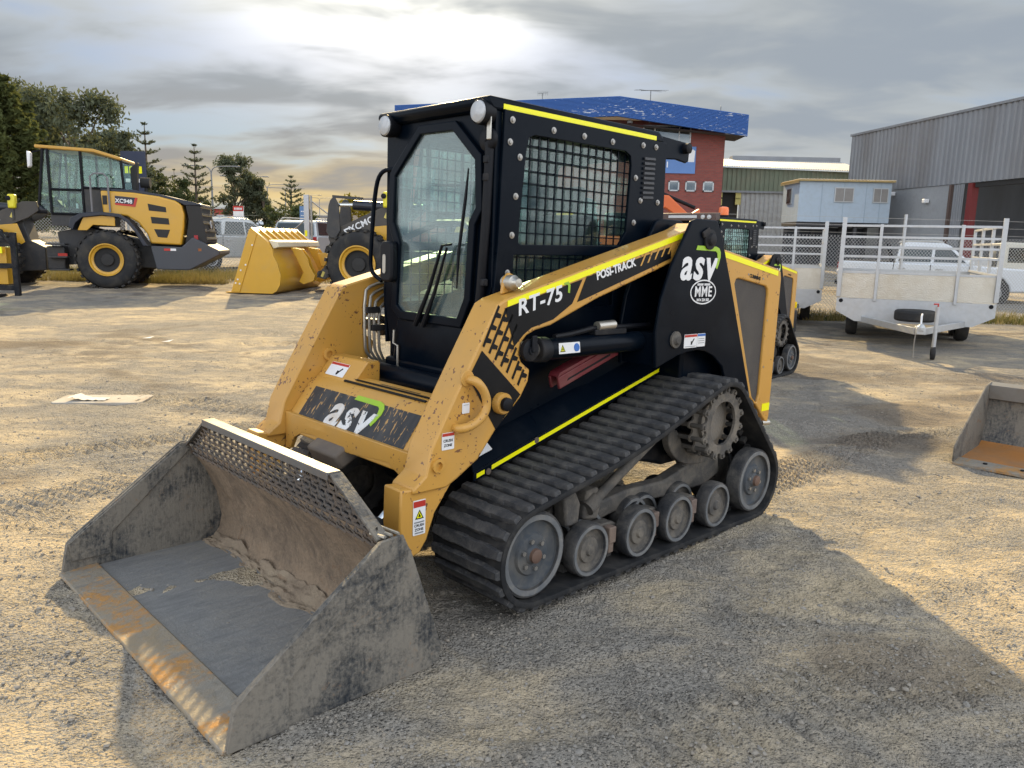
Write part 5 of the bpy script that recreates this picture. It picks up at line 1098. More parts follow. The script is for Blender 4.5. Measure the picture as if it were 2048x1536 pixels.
    for s in (-1, 1):
        sp = B().prism(bo, 1.42 * s, 1.47 * s).build('bucket_side', mYelN, bucket, .006)
        cut = [fx(p) for p in ((225, 1412), (405, 905), (470, 945), (300, 1412))]; B().prism(cut, 1.472 * s, 1.492 * s).build('side_cutter', mYelN, sp, .004)
        for p in ((410, 1030), (345, 1190), (300, 1235), (270, 1310), (250, 1340), (285, 1345)): q = fx(p); B().lathe([(.025, 0), (.02, .02), (0, .02)], (q[0] + .06, 1.492 * s, q[1]), 'y', 8, s).build('bolt', mWhite, sp)
    gus = [fx(p) for p in ((430, 880), (560, 985), (585, 1045), (480, 960))]
    for k in range(7): B().prism(gus, -1.2 + .4 * k, -1.17 + .4 * k).build('gusset', mYelN, bucket)
    B().prism([fx(p) for p in ((560, 985), (640, 1000), (650, 1040), (600, 1055))], -1.40, 1.40).build('back_beam', M('pale_worn_edge', (.62, .55, .40), .6), bucket, .01)
    for s in (-1, 1):
        ear = [fx(p) for p in ((650, 1045), (745, 1060), (800, 1130), (820, 1200), (865, 1275), (850, 1320), (760, 1350), (720, 1330), (760, 1250), (700, 1130))]
        for d in (-.10, .10): B().prism(ear, (.56 * s + d) - .02, (.56 * s + d) + .02).build('bucket_ear', mYelN, bucket, .006)
    B().prism([fx(p) for p in ((820, 1090), (900, 1085), (945, 1110), (880, 1210), (850, 1200))], -.14, .14).build('tilt_link', mYelN, bucket, .02)
    # frames
    B().prism([(-.55, .55), (-.45, 1.15), (.2, 1.5), (.35, 2.05), (.75, 2.15), (.95, 1.4), (1.35, 1.2), (1.35, .5), (.5, .45)], -.42, .42).build('front_frame', dk, T, .03)
    B().prism([(.05, 1.25), (.25, 1.85), (.72, 1.9), (.9, 1.35), (.5, 1.1)], -.70, -.66).build('front_fender', mYelN, T, .01)
    hl = B().box((.62, -.62, 2.55), (.22, .22, .42)).build('headlamp', M('yellow_lamp_housing', (.70, .62, .03), .4), T, .05); B().lathe([(.07, 0), (.07, .02), (0, .03)], (.55, -.735, 2.64), 'y', 14, -1).build('lens', mPlast, hl)
    B().cyl((.62, -.62, 2.0), (.62, -.62, 2.4), .04, 8).build('lamp_post', dk, T)
    B().prism([rx(p) for p in ((300, 1000), (480, 960), (930, 1060), (1180, 1010), (1180, 1180), (960, 1225), (480, 1200), (330, 1210))], -.50, .50).build('rear_frame', dk, T, .02)
    # hood
    hood = [rx(p) for p in ((630, 735), (840, 742), (1000, 760), (1110, 785), (1150, 810), (1165, 870), (1160, 950), (1138, 1068), (935, 1060), (915, 1000), (860, 930), (790, 890), (640, 880))]
    H = B().prism(hood, -1.05, 1.05).build('engine_hood', mYelN, T, .05, seg=3)
    tp = [rx(p) for p in ((630, 720), (850, 725), (1020, 748), (1120, 770), (1270, 798), (1275, 812), (1170, 812), (1118, 790), (1000, 765), (840, 745), (630, 738))]; B().prism(tp, -1.0, 1.0).build('hood_top', M('navy_black_paint', (.012, .016, .028), .3), T, .02)
    for pp in (((930, 808), (1048, 828), (1050, 860), (936, 852)), ((945, 890), (1062, 898), (1066, 938), (950, 932)), ((962, 968), (1068, 970), (1045, 1022), (985, 1018))): B().prism([rx(p) for p in pp], -1.058, -1.05).build('hood_vent', mDark, H, .01)
    B().prism([rx(p) for p in ((722, 765), (868, 775), (850, 832), (722, 822))], -1.056, -1.051).build('name_decal', M('navy_decal', (.016, .018, .035), .35), H)
    B().prism([rx(p) for p in ((722, 822), (850, 832), (868, 775), (852, 773), (838, 818), (722, 810))], -1.062, -1.057).build('decal_edge', mRed, H)
    q = rx((778, 798)); text('XC948', .165, mWhite, 'lettering', H, frame_m((q[0], -1.066, q[1]), (1, 0, -.06), (.06, 0, 1)), bold=.004, ext=.003)
    B().prism([rx(p) for p in ((642, 765), (672, 765), (672, 822), (642, 822))], -1.056, -1.051).build('latch_plate', mDark, H)
    gr = B().prism([rx(p) for p in ((1172, 800), (1272, 815), (1312, 1050), (1250, 1080), (1160, 1060), (1190, 900))], -.98, .98).build('rear_grille', mDark, T, .03)
    for k in range(5):
        z = rx((0, 815 + 52 * k))[1]; x = rx((1278 + 8.5 * k, 0))[0]; B().box((x + .01, 0, z), (.04, 1.9, .035)).build('grille_slat', M('grille_slat_grey', (.055, .058, .065), .4), gr)
    em = rx((1292, 930)); B().lathe([(.13, 0), (.13, .03), (.09, .03), (.09, .01), (0, .01)], (em[0] + .04, 0, em[1]), 'x', 16, 1).build('emblem', mAlu, gr)
    cw = [rx(p) for p in ((935, 1075), (1140, 1080), (1215, 1015), (1395, 1100), (1395, 1125), (1190, 1225), (1170, 1228), (968, 1225))]
    C_ = B().prism(cw, -1.12, 1.12).build('counterweight', M('charcoal_casting', (.055, .060, .070), .6, var=.12), T, .03)
    B().box((rx((1060, 0))[0], -1.125, rx((0, 1097))[1]), (.32, .008, .07)).build('reflector', mRed, C_); B().box((rx((1085, 0))[0], -1.131, rx((0, 1097))[1]), (.16, .006, .07)).build('reflector', mWhite, C_)
    for s in (-1, 1):
        B().box((rx((1235, 0))[0], .92 * s, rx((0, 1025))[1]), (.12, .22, .22)).build('tail_lamp', M('red_lamp', (.30, .015, .02), .3), C_, .02)
        B().box((rx((1260, 0))[0], 1.02 * s, rx((0, 1095))[1]), (.14, .2, .12)).build('indicator', M('amber_lamp', (.5, .16, .03), .3), C_, .02)
    # rear fender and steps
    ar = [rx(p) for p in ((428, 965), (445, 910), (510, 878), (640, 868), (755, 878), (815, 915), (870, 985), (915, 1060), (928, 1075), (895, 1075), (845, 985), (800, 930), (750, 900), (640, 890), (520, 905), (475, 940), (455, 985))]
    for s in (-1, 1): B().prism(ar, .70 * s, 1.28 * s).build('rear_fender', M('navy_black_paint', (.012, .016, .028), .3), T, .015)
    B().prism([rx(p) for p in ((480, 985), (520, 905), (640, 892), (720, 895), (720, 955), (580, 950), (540, 985))], -1.20, -1.15).build('fender_liner', mYelN, T, .01)
    for k in range(3): B().box((3.3 - 1.35 - .04 * k, -1.0, .55 + .38 * k), (.55, .38, .05)).build('step', dk, T, .01)
    B().box2((1.55, -.95, .55), (2.05, -.55, 1.25)).build('fuel_tank', dk, T, .04)
    B().box((2.0, -.97, .98), (.26, .02, .12)).build('reflector', mRed, T)
    # cab
    cb = B().prism([rx(p) for p in ((225, 465), (590, 478), (765, 525), (765, 545), (590, 500), (225, 485))], -.85, .85).build('cab_roof', M('roof_yellow_worn', (.50, .28, .05), .45), T, .03)
    fr = B()
    for s in (-1, 1):
        for a, c in (((272, 490), (225, 830)), ((300, 488), (300, 880)), ((505, 495), (505, 880)), ((760, 545), (770, 720))):
            p, q = rx(a), rx(c); fr.cyl((p[0], .80 * s, p[1]), (q[0], .80 * s, q[1]), .045, 6)
        for a, c in (((300, 735), (505, 735)), ((505, 720), (770, 722)), ((300, 885), (505, 885))): p, q = rx(a), rx(c); fr.cyl((p[0], .80 * s, p[1]), (q[0], .80 * s, q[1]), .04, 6)
    for a in ((225, 830), (760, 545), (272, 490)): p = rx(a); fr.cyl((p[0], -.8, p[1]), (p[0], .8, p[1]), .04, 6)
    fr.build('cab_frame', mPlast, T)
    B().prism([rx(p) for p in ((505, 725), (635, 725), (635, 880), (505, 880))], -.80, .80).build('cab_rear_wall', dk, T)
    B().prism([rx(p) for p in ((290, 880), (640, 880), (640, 960), (290, 960))], -.78, .78).build('cab_base', dk, T)
    for s in (-1, 1): B().prism([rx(p) for p in ((232, 825), (275, 495), (505, 495), (755, 550), (765, 715), (505, 725), (505, 880), (290, 880))], .775 * s, .785 * s).build('cab_glass', mGlassG, T)
    p, q = rx((275, 492)), rx((228, 828)); B().add([(p[0], -.76, p[1]), (p[0], .76, p[1]), (q[0], .76, q[1]), (q[0], -.76, q[1])], [(0, 1, 2, 3)]).build('windscreen', mGlassG, T)
    st = B().box2((2.05, -.28, 2.2), (2.55, .28, 2.4)).box2((2.45, -.26, 2.4), (2.60, .26, 3.1)).build('operator_seat', mPlast, T, .05)
    B().tube([(1.75, 0, 2.2), (1.72, 0, 2.55)], .04, 8).cyl((1.70, 0, 2.56), (1.76, 0, 2.60), .2, 16).build('steering_column', mPlast, T)
    B().tube([rx_ for rx_ in [(rx((575, 868))[0], -1.1, rx((575, 868))[1]), (rx((575, 650))[0], -1.1, rx((575, 650))[1]), (rx((600, 632))[0], -1.1, rx((600, 632))[1]), (rx((660, 632))[0], -1.1, rx((660, 632))[1]), (rx((684, 655))[0], -1.1, rx((684, 655))[1]), (rx((690, 868))[0], -1.1, rx((690, 868))[1])]], .028, 8).build('hand_rail', M('rail_grey', (.16, .16, .17), .5), T)
    p = rx((200, 560)); mr = B().prism([(p[0] - .05, p[1] - .25), (p[0] + .03, p[1] - .2), (p[0] + .06, p[1] + .2), (p[0] - .04, p[1] + .25)], -1.05, -.85).build('mirror', mWhite, T, .03); B().tube([(p[0], -.9, p[1] + .2), (p[0] + .3, -.8, p[1] + .3)], .02, 6).build('mirror_arm', mPlast, T)
    B().prism([rx(p) for p in ((788, 580), (840, 540), (834, 600), (826, 725), (795, 725))], -.30, -.02).build('exhaust_stack', mDark, T, .03)
    q = rx((862, 665)); B().cyl((q[0] - .14, .2, q[1]), (q[0] + .14, .2, q[1]), .16, 16).cyl((q[0], .2, q[1] - .3), (q[0], .2, q[1]), .05, 8).build('air_cleaner', mDark, T)
    return T
wheel_loader('yellow wheel loader at left seen from the side with its rear grille', (-14.12, 21.9, .12), R(12), .89)
wheel_loader('yellow wheel loader with big clean bucket, mostly hidden by the track loader', (-3.90, 21.85, .07), R(-8))

# ------------------------------------------------------------------ fork carriage at the left edge
def fork_carriage():
    T = thing('fork_carriage', 'black steel attachment frame with yellow patch cut by the left edge', 'attachment', (-12.12, 19.2, .03), R(8))
    for x in (-.95, 0.02): B().box2((x - .06, -.06, 0), (x + .06, .06, 1.55)).build('upright', mBlkD, T, .01)
    for z in (.22, .75, 1.35): B().box2((-.95, -.05, z - .06), (.05, .05, z + .06)).build('cross_bar', mBlkD, T, .01)
    B().tube([(-.5, -.05, 1.85), (-.25, -.05, 1.55), (.05, -.05, 1.2), (.05, -.05, .7)], .04, 8).build('brace', mBlkD, T)
    B().box2((-.40, -.09, 1.05), (-.22, -.062, 1.20)).build('reflective_patch', mTape, T)
    for x in (-.7, -.25): B().box2((x - .06, -1.2, .03), (x + .06, -.06, .08)).build('fork_tine', mBlkD, T, .01)
    B().box2((-.75, .06, .3), (-.2, .3, 1.2)).build('yellow_plate', mYelN, T, .01)
fork_carriage()

# ------------------------------------------------------------------ spare bucket at the right edge
def spare_bucket():
    T = thing('loader_bucket', 'spare rusty steel bucket lying open at the right edge', 'bucket', (3.50, 5.98, 0)); d = Vector((.62, -.78)).normalized(); T.rotation_euler = (0, 0, math.atan2(-.70, .71))
    W = 1.7   # x along the lip, y away from the camera
    fl = B().prism([(-.02, .005), (.06, .02), (.62, .035), (.68, .07), (.70, .0), (.05, -.01)], 0, W, 'x').build('floor_plate', M('bright_rust', (.36, .15, .035), .7, var=.3, vscale=4, dirt=(.22, .15, .09), dscale=3, damt=.5, bump=.3), T)
    B().prism([(-.06, -.005), (-.06, .018), (.09, .034), (.09, .018)], -.01, W + .01, 'x').build('cutting_edge', mRustE, T, .003)
    B().prism([(.66, .03), (.74, .20), (.78, .42), (.74, .52), (.755, .52), (.80, .42), (.76, .18), (.69, .0)], 0, W, 'x').build('back_plate', mSteelB, T)
    B().prism([(.74, .42), (.72, .54), (.80, .56), (.81, .42)], .0, W, 'x').build('top_rail', M('worn_bright_steel', (.24, .235, .22), .5, metal=.4, dirt=(.2, .15, .1), damt=.3), T, .004)
    for x in (-.012, W): B().prism([(-.05, .0), (-.05, .13), (.0, .18), (.64, .54), (.80, .56), (.80, .35), (.74, .1), (.70, .0)], x, x + .014, 'x').build('side_plate', mSteelB, T, .002)
    for k in range(6): B().lathe([(.018, 0), (.014, .008), (0, .008)], (.2 + .25 * k, .03, .027), 'z', 8).build('edge_bolt', mPlast, T)
spare_bucket()

# ------------------------------------------------------------------ caged box trailers
mCheq = M('chequer_plate', (.56, .54, .48), .36, metal=.75, var=.2, vscale=2.2, bump=.6, bscale=45, dirt=(.45, .38, .27), dscale=2, damt=.35)
def small_wheel(parent, x, y, z, r, w, s, axis='y', rimm=None):
    t = B().lathe([(r * .6, -w), (r * .93, -w), (r, -w * .8), (r, -w * .2), (r * .93, 0), (r * .68, .005), (r * .62, -.02)], (x, y, z), axis, 28, s).build('wheel', mTyre, parent, sharp=50)
    B().lathe([(r * .63, -.02), (r * .58, -.01), (r * .50, -.05), (r * .25, -.03), (r * .22, .0), (0, .005)], (x, y, z), axis, 24, s).build('rim', rimm or mAlu, t); return t
def trailer(label, loc, rz):
    """x across, -y towards the coupling"""
    T = thing('box_trailer', label, 'trailer', loc, rz, 'galvanised cage trailers by the fence'); w, L = 1.22, 3.6
    fp = B().prism([(-w, .78), (w, .78), (w, 1.21), (-w, 1.21)], -.02, .0).build('front_board', mCheq, T)
    B().prism([(-w, .775), (-w, .55), (-w * .74, .38), (w * .74, .38), (w, .55), (w, .775)], -.022, .0).build('front_apron', mGal, T)
    for s in (-1, 1):
        B().box2((w * s - .02 * (s > 0), .0, .55), (w * s + .02 * (s < 0), L, 1.21)).build('side_board', mGal, T)
        B().box2((w * s - .05, .0, 1.21), (w * s + .02, L, 1.245)).build('top_rail', mGal, T)
        B().lathe([(.035, 0), (.03, .015), (0, .016)], (w * .94 * s, -.024, .73), 'y', 14, -1).build('reflector', mPlast, T)
    B().box2((-w, -.03, 1.21), (w, .01, 1.245)).build('top_rail', mGal, T); B().box2((-w, L - .03, .55), (w, L, 1.21)).build('tailgate', mGal, T); B().box2((-w, 0, .55), (w, L, .58)).build('deck', mGal, T)
    for x in (-w + .02, w - .02): B().box2((x - .035, -.065, .80), (x + .035, -.025, 2.16)).build('cage_post', mGal, T, .004)
    for x in (-w * .50, w * .50): B().box2((x - .024, -.06, .74), (x + .024, -.024, 2.05)).build('cage_post', mGal, T, .004)
    for z in (2.02, 1.83, 1.66, 1.50): B().box2((-w, -.05, z - .02), (w, -.03, z + .02)).build('cage_rail', mGal, T, .003)
    for s in (-1, 1):
        for y in (1.2, 2.4, 3.5): B().box2((w * s - .03, y - .025, 1.2), (w * s + .02, y + .025, 2.05)).build('cage_post', mGal, T, .003)
        for z in (2.03, 1.75, 1.5): B().box2((w * s - .02, 0, z - .018), (w * s + .01, L, z + .018)).build('cage_rail', mGal, T, .003)
        for y in (1.5, 2.3): small_wheel(T, (.93 + .10) * s, y, .33, .33, .20, s, 'x')
        B().box2((.82 * s - .05, 0, .40), (.82 * s + .05, L, .52)).build('chassis_rail', mGal, T)
        a, b_ = Vector((.80 * s, .05, .42)), Vector((.05 * s, -1.75, .42)); dv = (b_ - a); m = Matrix.Rotation(math.atan2(dv.y, dv.x), 3, 'Z'); B().box((a + b_) / 2, (dv.length, .05, .10), m).build('drawbar', mGal, T, .004)
    B().cyl((0, -.60, .48), (0, -.60, .66), .31, 24).build('spare_wheel', mTyre, T, .04)
    cp = B().box2((-.06, -2.05, .40), (.06, -1.65, .50)).lathe([(.055, 0), (.06, .05), (.03, .09), (0, .1)], (0, -2.02, .46), 'z', 14).build('coupling', mAlu, T, .01)
    B().tube([(0, -1.95, .52), (0, -1.90, .66), (.02, -1.72, .68)], .014, 8).build('coupling_handle', mWhite, cp)
    jw = B().cyl((.22, -1.70, .16), (.22, -1.70, .80), .03, 12).build('jockey_stand', mGal, T); small_wheel(T, .25, -1.70, .10, .10, .06, 1, 'x', mPlast); B().tube([(.22, -1.70, .80), (.22, -1.70, .84), (.16, -1.76, .84)], .012, 8).build('jockey_handle', mRed, jw)
    B().tube([(-.05, -1.85, .42), (-.06, -1.86, .25), (-.05, -1.85, .03)], .008, 6).build('safety_chain', mBolt, T)
    return T
trailer('galvanised cage trailer in front with spare wheel on its drawbar', (6.82, 13.45, 0), R(-23))
trailer('galvanised cage trailer half hidden behind the smaller track loader', (5.22, 16.75, 0), R(-20))

# ------------------------------------------------------------------ fences
def chain_fence(p0, p1, h, zb, pitch, posts, label, wr=.0032, barbs=3, kick=0.0, post_h=None):
    T = thing('chain_link_fence', label, 'fence', (p0[0], p0[1], zb)); d = Vector((p1[0] - p0[0], p1[1] - p0[1], 0)); L = d.length; d.normalize(); T.rotation_euler = (0, 0, math.atan2(d.y, d.x))
    b = B(); n = int((L + h) / pitch)
    def wire(a, c, r):
        a, c = Vector(a), Vector(c); u = (c - a).normalized(); p = Vector((0, 1, 0)); q = u.cross(p); vs = []
        for e in (a, c): vs += [e + p * r, e + q * r, e - p * r, e - q * r]
        b.add(vs, [(0, 1, 5, 4), (1, 2, 6, 5), (2, 3, 7, 6), (3, 0, 4, 7)])
    for i in range(n):
        s = i * pitch - h; a0, a1 = max(0, s), min(L, s + h)
        if a1 > a0: wire((a0, 0, a0 - s), (a1, 0, a1 - s), wr); wire((a0, .004, h - (a0 - s)), (a1, .004, h - (a1 - s)), wr)
    b.build('mesh_wires', M('fence_wire', (.46, .47, .47), .5, metal=.4), T, kind='stuff')
    for s in posts: B().cyl((s, .03, -.3), (s, .03, post_h or h + .5), .035, 8).build('post', mGal, T)
    for k in range(barbs): z = h + .06 + .17 * k; B().cyl((0, .01, z), (L, .01, z), .004, 4).build('barbed_wire', mBolt, T)
    return T
chain_fence((4.6, 17.8), (17.0, 19.6), 1.92, .0, .085, (.1, 4.42, 8.8, 12.3), 'chain-link fence behind the cage trailers at right', .0036)
chain_fence((-26, 27.2), (-9.05, 28.2), 1.8, .28, .11, (.1, 3.6, 7.2, 10.8, 14.4), 'low chain-link fence behind the left wheel loader', .005, 2)
def gate_post():
    T = thing('gate_post', 'tall pale steel gate post with yellow tabs behind the yellow bucket', 'post', (-7.15, 27.6, .28))
    B().box2((-.12, -.06, -.3), (.05, .06, 2.75)).build('post', mGal, T); B().cyl((.12, 0, -.3), (.12, 0, 2.72), .04, 8).build('hinge_tube', mBolt, T)
    for z in (1.35, .65): B().box2((-.10, -.072, z), (-.02, -.062, z + .2)).build('yellow_tab', mTape, T)
    B().cyl((.12, 0, 2.55), (1.5, .1, 1.5), .025, 6).build('stay', mBolt, T); B().cyl((.12, 0, 2.1), (-1.6, .1, .6), .025, 6).build('stay', mBolt, T)
gate_post()

# ------------------------------------------------------------------ cars
def car(kind, label, loc, rz, paint, scale=1.0, detail=True, group=None):
    """x forward"""
    T = thing({'ute': 'parked_ute', 'wagon': 'parked_wagon'}[kind], label, 'car', loc, rz, group, scale); hw = .92
    body = [(2.62, .45), (2.66, .72), (2.60, .98), (2.35, 1.08), (1.15, 1.14), (.98, 1.16), (-2.55, 1.20), (-2.62, 1.12), (-2.62, .55), (-2.50, .42), (-1.98, .42), (-1.93, .62), (-1.78, .80), (-1.55, .86), (-1.32, .80), (-1.17, .62), (-1.12, .42), (1.12, .40), (1.17, .62), (1.32, .80), (1.55, .86), (1.78, .80), (1.93, .62), (1.98, .42)]
    if kind == 'wagon': body = [(x * .9, z) for x, z in body]
    BD = B().prism(body, -hw, hw).build('body', paint, T, .05, seg=3)
    if kind == 'ute': roof = [(1.05, 1.14), (.38, 1.70), (.20, 1.78), (-.75, 1.80), (-.95, 1.74), (-1.05, 1.18)]
    else: roof = [(.95, 1.14), (.35, 1.66), (.15, 1.74), (-1.9, 1.74), (-2.1, 1.66), (-2.30, 1.16)]
    def taper(z): return hw - .04 - .17 * max(0, (z - 1.14) / .64)
    n = len(roof); cb = B(); cb.add([(x, -taper(z), z) for x, z in roof] + [(x, taper(z), z) for x, z in roof], [tuple(range(n)), tuple(range(2 * n - 1, n - 1, -1))] + [(i, i + n, (i + 1) % n + n, (i + 1) % n) for i in range(n)]); cb.build('cabin', paint, T, .04, seg=3)
    xr, xf = (-.92, .36) if kind == 'ute' else (-2.05, .34)
    for s in (-1, 1):
        def sq(pts, name, mat): B().add([(x, (taper(z) + .012) * s, z) for x, z in pts] + [(x, (taper(z) - .01) * s, z) for x, z in pts], [tuple(range(len(pts)))] + [(i, i + len(pts), (i + 1) % len(pts) + len(pts), (i + 1) % len(pts)) for i in range(len(pts))]).build(name, mat, T)
        sq([(.82, 1.22), (.36, 1.62), (.0, 1.66), (-.02, 1.22)], 'side_window', mGlassC); sq([(-.10, 1.22), (-.08, 1.66), (xr + .12, 1.66), (xr - .05, 1.22)], 'side_window', mGlassC)
        B().box((.95, (hw + .07) * s, 1.24), (.12, .16, .14)).build('mirror', paint if kind == 'ute' else mPlast, T, .03)
        B().prism([(.92, .5), (.92, 1.12), (.90, 1.12), (.90, .5)], (hw + .001) * s, (hw + .004) * s).build('door_seam', mPlast, BD); B().prism([(-.08, .5), (-.08, 1.14), (-.10, 1.14), (-.10, .5)], (hw + .001) * s, (hw + .004) * s).build('door_seam', mPlast, BD)
        if kind == 'ute': B().prism([(-1.10, .5), (-1.06, 1.2), (-1.08, 1.2), (-1.12, .5)], (hw + .001) * s, (hw + .004) * s).build('door_seam', mPlast, BD)
        for x in (.15, -.85): B().box((x, (hw + .02) * s, 1.02), (.2, .03, .035)).build('door_handle', mAlu, BD, .008)
        kx = 1.0 if kind == 'ute' else .9
        for x in (1.55 * kx, -1.55 * kx):
            B().cyl((x, (hw - .28) * s, .40), (x, (hw - .02) * s, .40), .43, 24).build('wheel_well', mDark, T); small_wheel(T, x, (hw + .01) * s, .38, .38, .25, s)
        B().box((2.55 * kx, .72 * s, .90), (.22, .36, .16)).build('headlight', mLens, BD, .03); B().box((-2.60 * kx, .80 * s, .98), (.08, .18, .36)).build('tail_light', M('red_lamp', (.30, .015, .02), .3), BD, .02)
    if kind == 'ute':
        B().box2((-2.5, -.78, 1.185), (-1.12, .78, 1.215)).build('tray_cover', mPlast, T); B().tube([(-1.15, -.72, 1.2), (-1.30, -.66, 1.72), (-1.30, .66, 1.72), (-1.15, .72, 1.2)], .04, 8).build('sports_bar', mPlast, T)
        q = [(-1.0, 1.24), (-.93, 1.66)]
    else: q = [(-2.285, 1.22), (-2.13, 1.64)]
    def band(a, b_, name, off): B().add([(a[0] + off, -taper(a[1]) + .10, a[1]), (a[0] + off, taper(a[1]) - .10, a[1]), (b_[0] + off, taper(b_[1]) - .08, b_[1]), (b_[0] + off, -taper(b_[1]) + .08, b_[1])], [(0, 1, 2, 3)]).build(name, mGlassC, T)
    band((q[0][0] - .055 if kind == 'ute' else q[0][0], q[0][1]), (q[1][0] - .05 if kind == 'ute' else q[1][0], q[1][1]), 'rear_window', -.02); band((.98, 1.19) if kind == 'ute' else (.90, 1.19), (.40, 1.67) if kind == 'ute' else (.37, 1.63), 'windscreen', .012)
    B().box((2.64 * kx, 0, .80), (.06, 1.1, .30)).build('grille', mDark, BD, .02); B().box((2.66 * kx, 0, .52), (.08, 1.7, .16)).build('front_bumper', mPlast, BD, .03); B().box((-2.64 * kx, 0, .55), (.1, 1.7, .16)).build('rear_bumper', mPlast if kind == 'ute' else mAlu, BD, .03)
    for s in (-1, 1): B().tube([(.2, .66 * s, 1.80), (.0, .66 * s, 1.84), (-.9 if kind == 'ute' else -1.7, .66 * s, 1.83), (-1.0 if kind == 'ute' else -1.9, .66 * s, 1.78)], .018, 6).build('roof_rail', mAlu, T)
    return T
mWhiteP = M('white_car_paint', (.62, .66, .70), .25, var=.03, coat=.6); mSilv = M('silver_car_paint', (.40, .43, .44), .3, metal=.3, var=.04, coat=.5); mGreyP = M('grey_car_paint', (.25, .27, .29), .3, metal=.3, coat=.5)
car('ute', 'white dual-cab ute behind the right chain-link fence', (12.75, 24.2, .05), R(-27), mWhiteP, 1.0)
car('ute', 'silver ute with dark rear window behind the left wheel loader tail', (-11.10, 31.2, .32), R(58), mSilv, 1.08)
car('wagon', 'pale wagon with red tail lamp behind the yellow bucket', (-7.95, 32.6, .38), R(80), mSilv, 1.06)
car('ute', 'distant white four-wheel drive facing the yard under the roadside gum', (-29.4, 93, gz(93)), R(-100), mWhiteP, 1.05)
car('wagon', 'small far car seen between the gate post and the second loader', (-17.6, 75, gz(75)), R(10), mGreyP)
def truck():
    T = thing('white_truck', 'white truck cab partly cut by the right edge behind the ute', 'truck', (19.6, 31.0, .0), R(-35), None, .86)
    B().prism([(.9, .6), (.95, 1.3), (.6, 2.25), (-.7, 2.3), (-.8, .6)], -1.0, 1.0).build('cab', M('cream_truck_paint', (.58, .57, .50), .35), T, .08, seg=3)
    for s in (-1, 1): B().prism([(.62, 1.40), (.42, 2.05), (-.35, 2.05), (-.35, 1.40)], 1.002 * s, 1.012 * s).build('side_window', mGlassC, T); small_wheel(T, .1, 1.0 * s, .42, .42, .25, s); small_wheel(T, -3.0, 1.0 * s, .42, .42, .25, s)
    B().add([(.955, -.85, 1.38), (.955, .85, 1.38), (.68, .80, 2.12), (.68, -.80, 2.12)], [(0, 1, 2, 3)]).build('windscreen', mGlassC, T)
    B().box2((-4.4, -1.05, .85), (-1.0, 1.05, 1.0)).build('tray', mGal, T); B().box2((-1.05, -1.0, 1.0), (-.95, 1.0, 2.0)).build('headboard', mGal, T)
    for s in (-1, 1): B().box2((-4.4, 1.02 * s - .02, 1.0), (-1.05, 1.02 * s + .02, 1.5)).build('drop_side', mGal, T)
    for k in range(8): B().box2((-3.4 + .17 * k, -1.046, 1.16), (-3.29 + .17 * k, -1.041, 1.34)).build('lettering', mTape, T)
    B().box2((-4.2, -.4, .5), (.4, .4, .7)).build('chassis', mDark, T)
truck()
# ------------------------------------------------------------------ orange excavator glimpsed behind the loaders
def excavator():
    T = thing('orange_excavator', 'orange excavator boom peeping over the smaller track loader', 'excavator', (4.2, 25.5, .15))
    orp = M('excavator_orange', (.62, .13, .03), .4, var=.08)
    B().prism([(-1.0, 1.3), (-.4, 2.6), (.2, 3.02), (.6, 2.98), (1.5, 2.2), (1.45, 2.0), (.5, 2.6), (.0, 2.4), (-.6, 1.2)], -.22, .22).build('boom', orp, T, .03)
    B().cyl((.35, -.1, 3.06), (1.45, -.1, 2.62), .06, 10).build('stick_cylinder', mPlast, T); B().prism([(1.3, 2.4), (1.6, 2.6), (1.8, .9), (1.6, .85)], -.16, .16).build('stick', orp, T, .02)
    B().box2((-2.6, -.9, .75), (-.5, .9, 1.7)).build('house', orp, T, .08); B().box2((-1.4, -.9, 1.7), (-.6, -.1, 2.4)).build('cab', mPlast, T, .05); B().box2((-2.4, -.95, .0), (-.2, -.5, .6)).build('track', mTyre, T, .1); B().box2((-2.4, .5, .0), (-.2, .95, .6)).build('track', mTyre, T, .1)
    B().prism([(1.5, .85), (1.9, .9), (1.7, .2), (1.2, .3)], -.4, .4).build('bucket', mDark, T, .02)
excavator()
# ------------------------------------------------------------------ street lamps and signs
def lamp(x, y, h, arm, label, both=True):
    T = thing('street_lamp', label, 'street lamp', (x, y, gz(y)), 0, 'street lamps along the road'); H = h - gz(y)
    m = M('lamp_grey', (.20, .21, .22), .5, metal=.3)
    B().tube([(0, 0, -.5), (0, 0, H * .5), (0, 0, H - .6)], [.13, .10, .07], 8).build('pole', m, T)
    for s in ((-1, 1) if both else (1,)):
        B().tube(chaikin([(0, 0, H - .65), (.12 * s, 0, H - .25), (.5 * s, 0, H - .02), (arm * s, 0, H + .02)], 2, False), .05, 6).build('arm', m, T); B().box(((arm + .3) * s, 0, H + .0), (.75, .3, .12)).build('lamp_head', m, T, .04)
for x, y, h, a, lb in ((-28.3, 75, 7.8, 2.0, 'nearest twin-arm street lamp beside the leafy roadside gum'), (-31.95, 95, 8.35, 2.2, 'twin-arm street lamp in front of the leafy roadside gum'), (-35.5, 115, 8.75, 2.4, 'twin-arm street lamp just right of the leafy roadside gum'),
    (-40.1, 140, 9.7, 2.6, 'far twin-arm street lamp behind the pine in the round bush'), (-44.5, 170, 10.1, 2.8, 'farther street lamp above the tall gate post'), (-46.4, 190, 10.5, 3.0, 'farthest street lamp left of the second loader rocker')): lamp(x, y, h, a, lb)
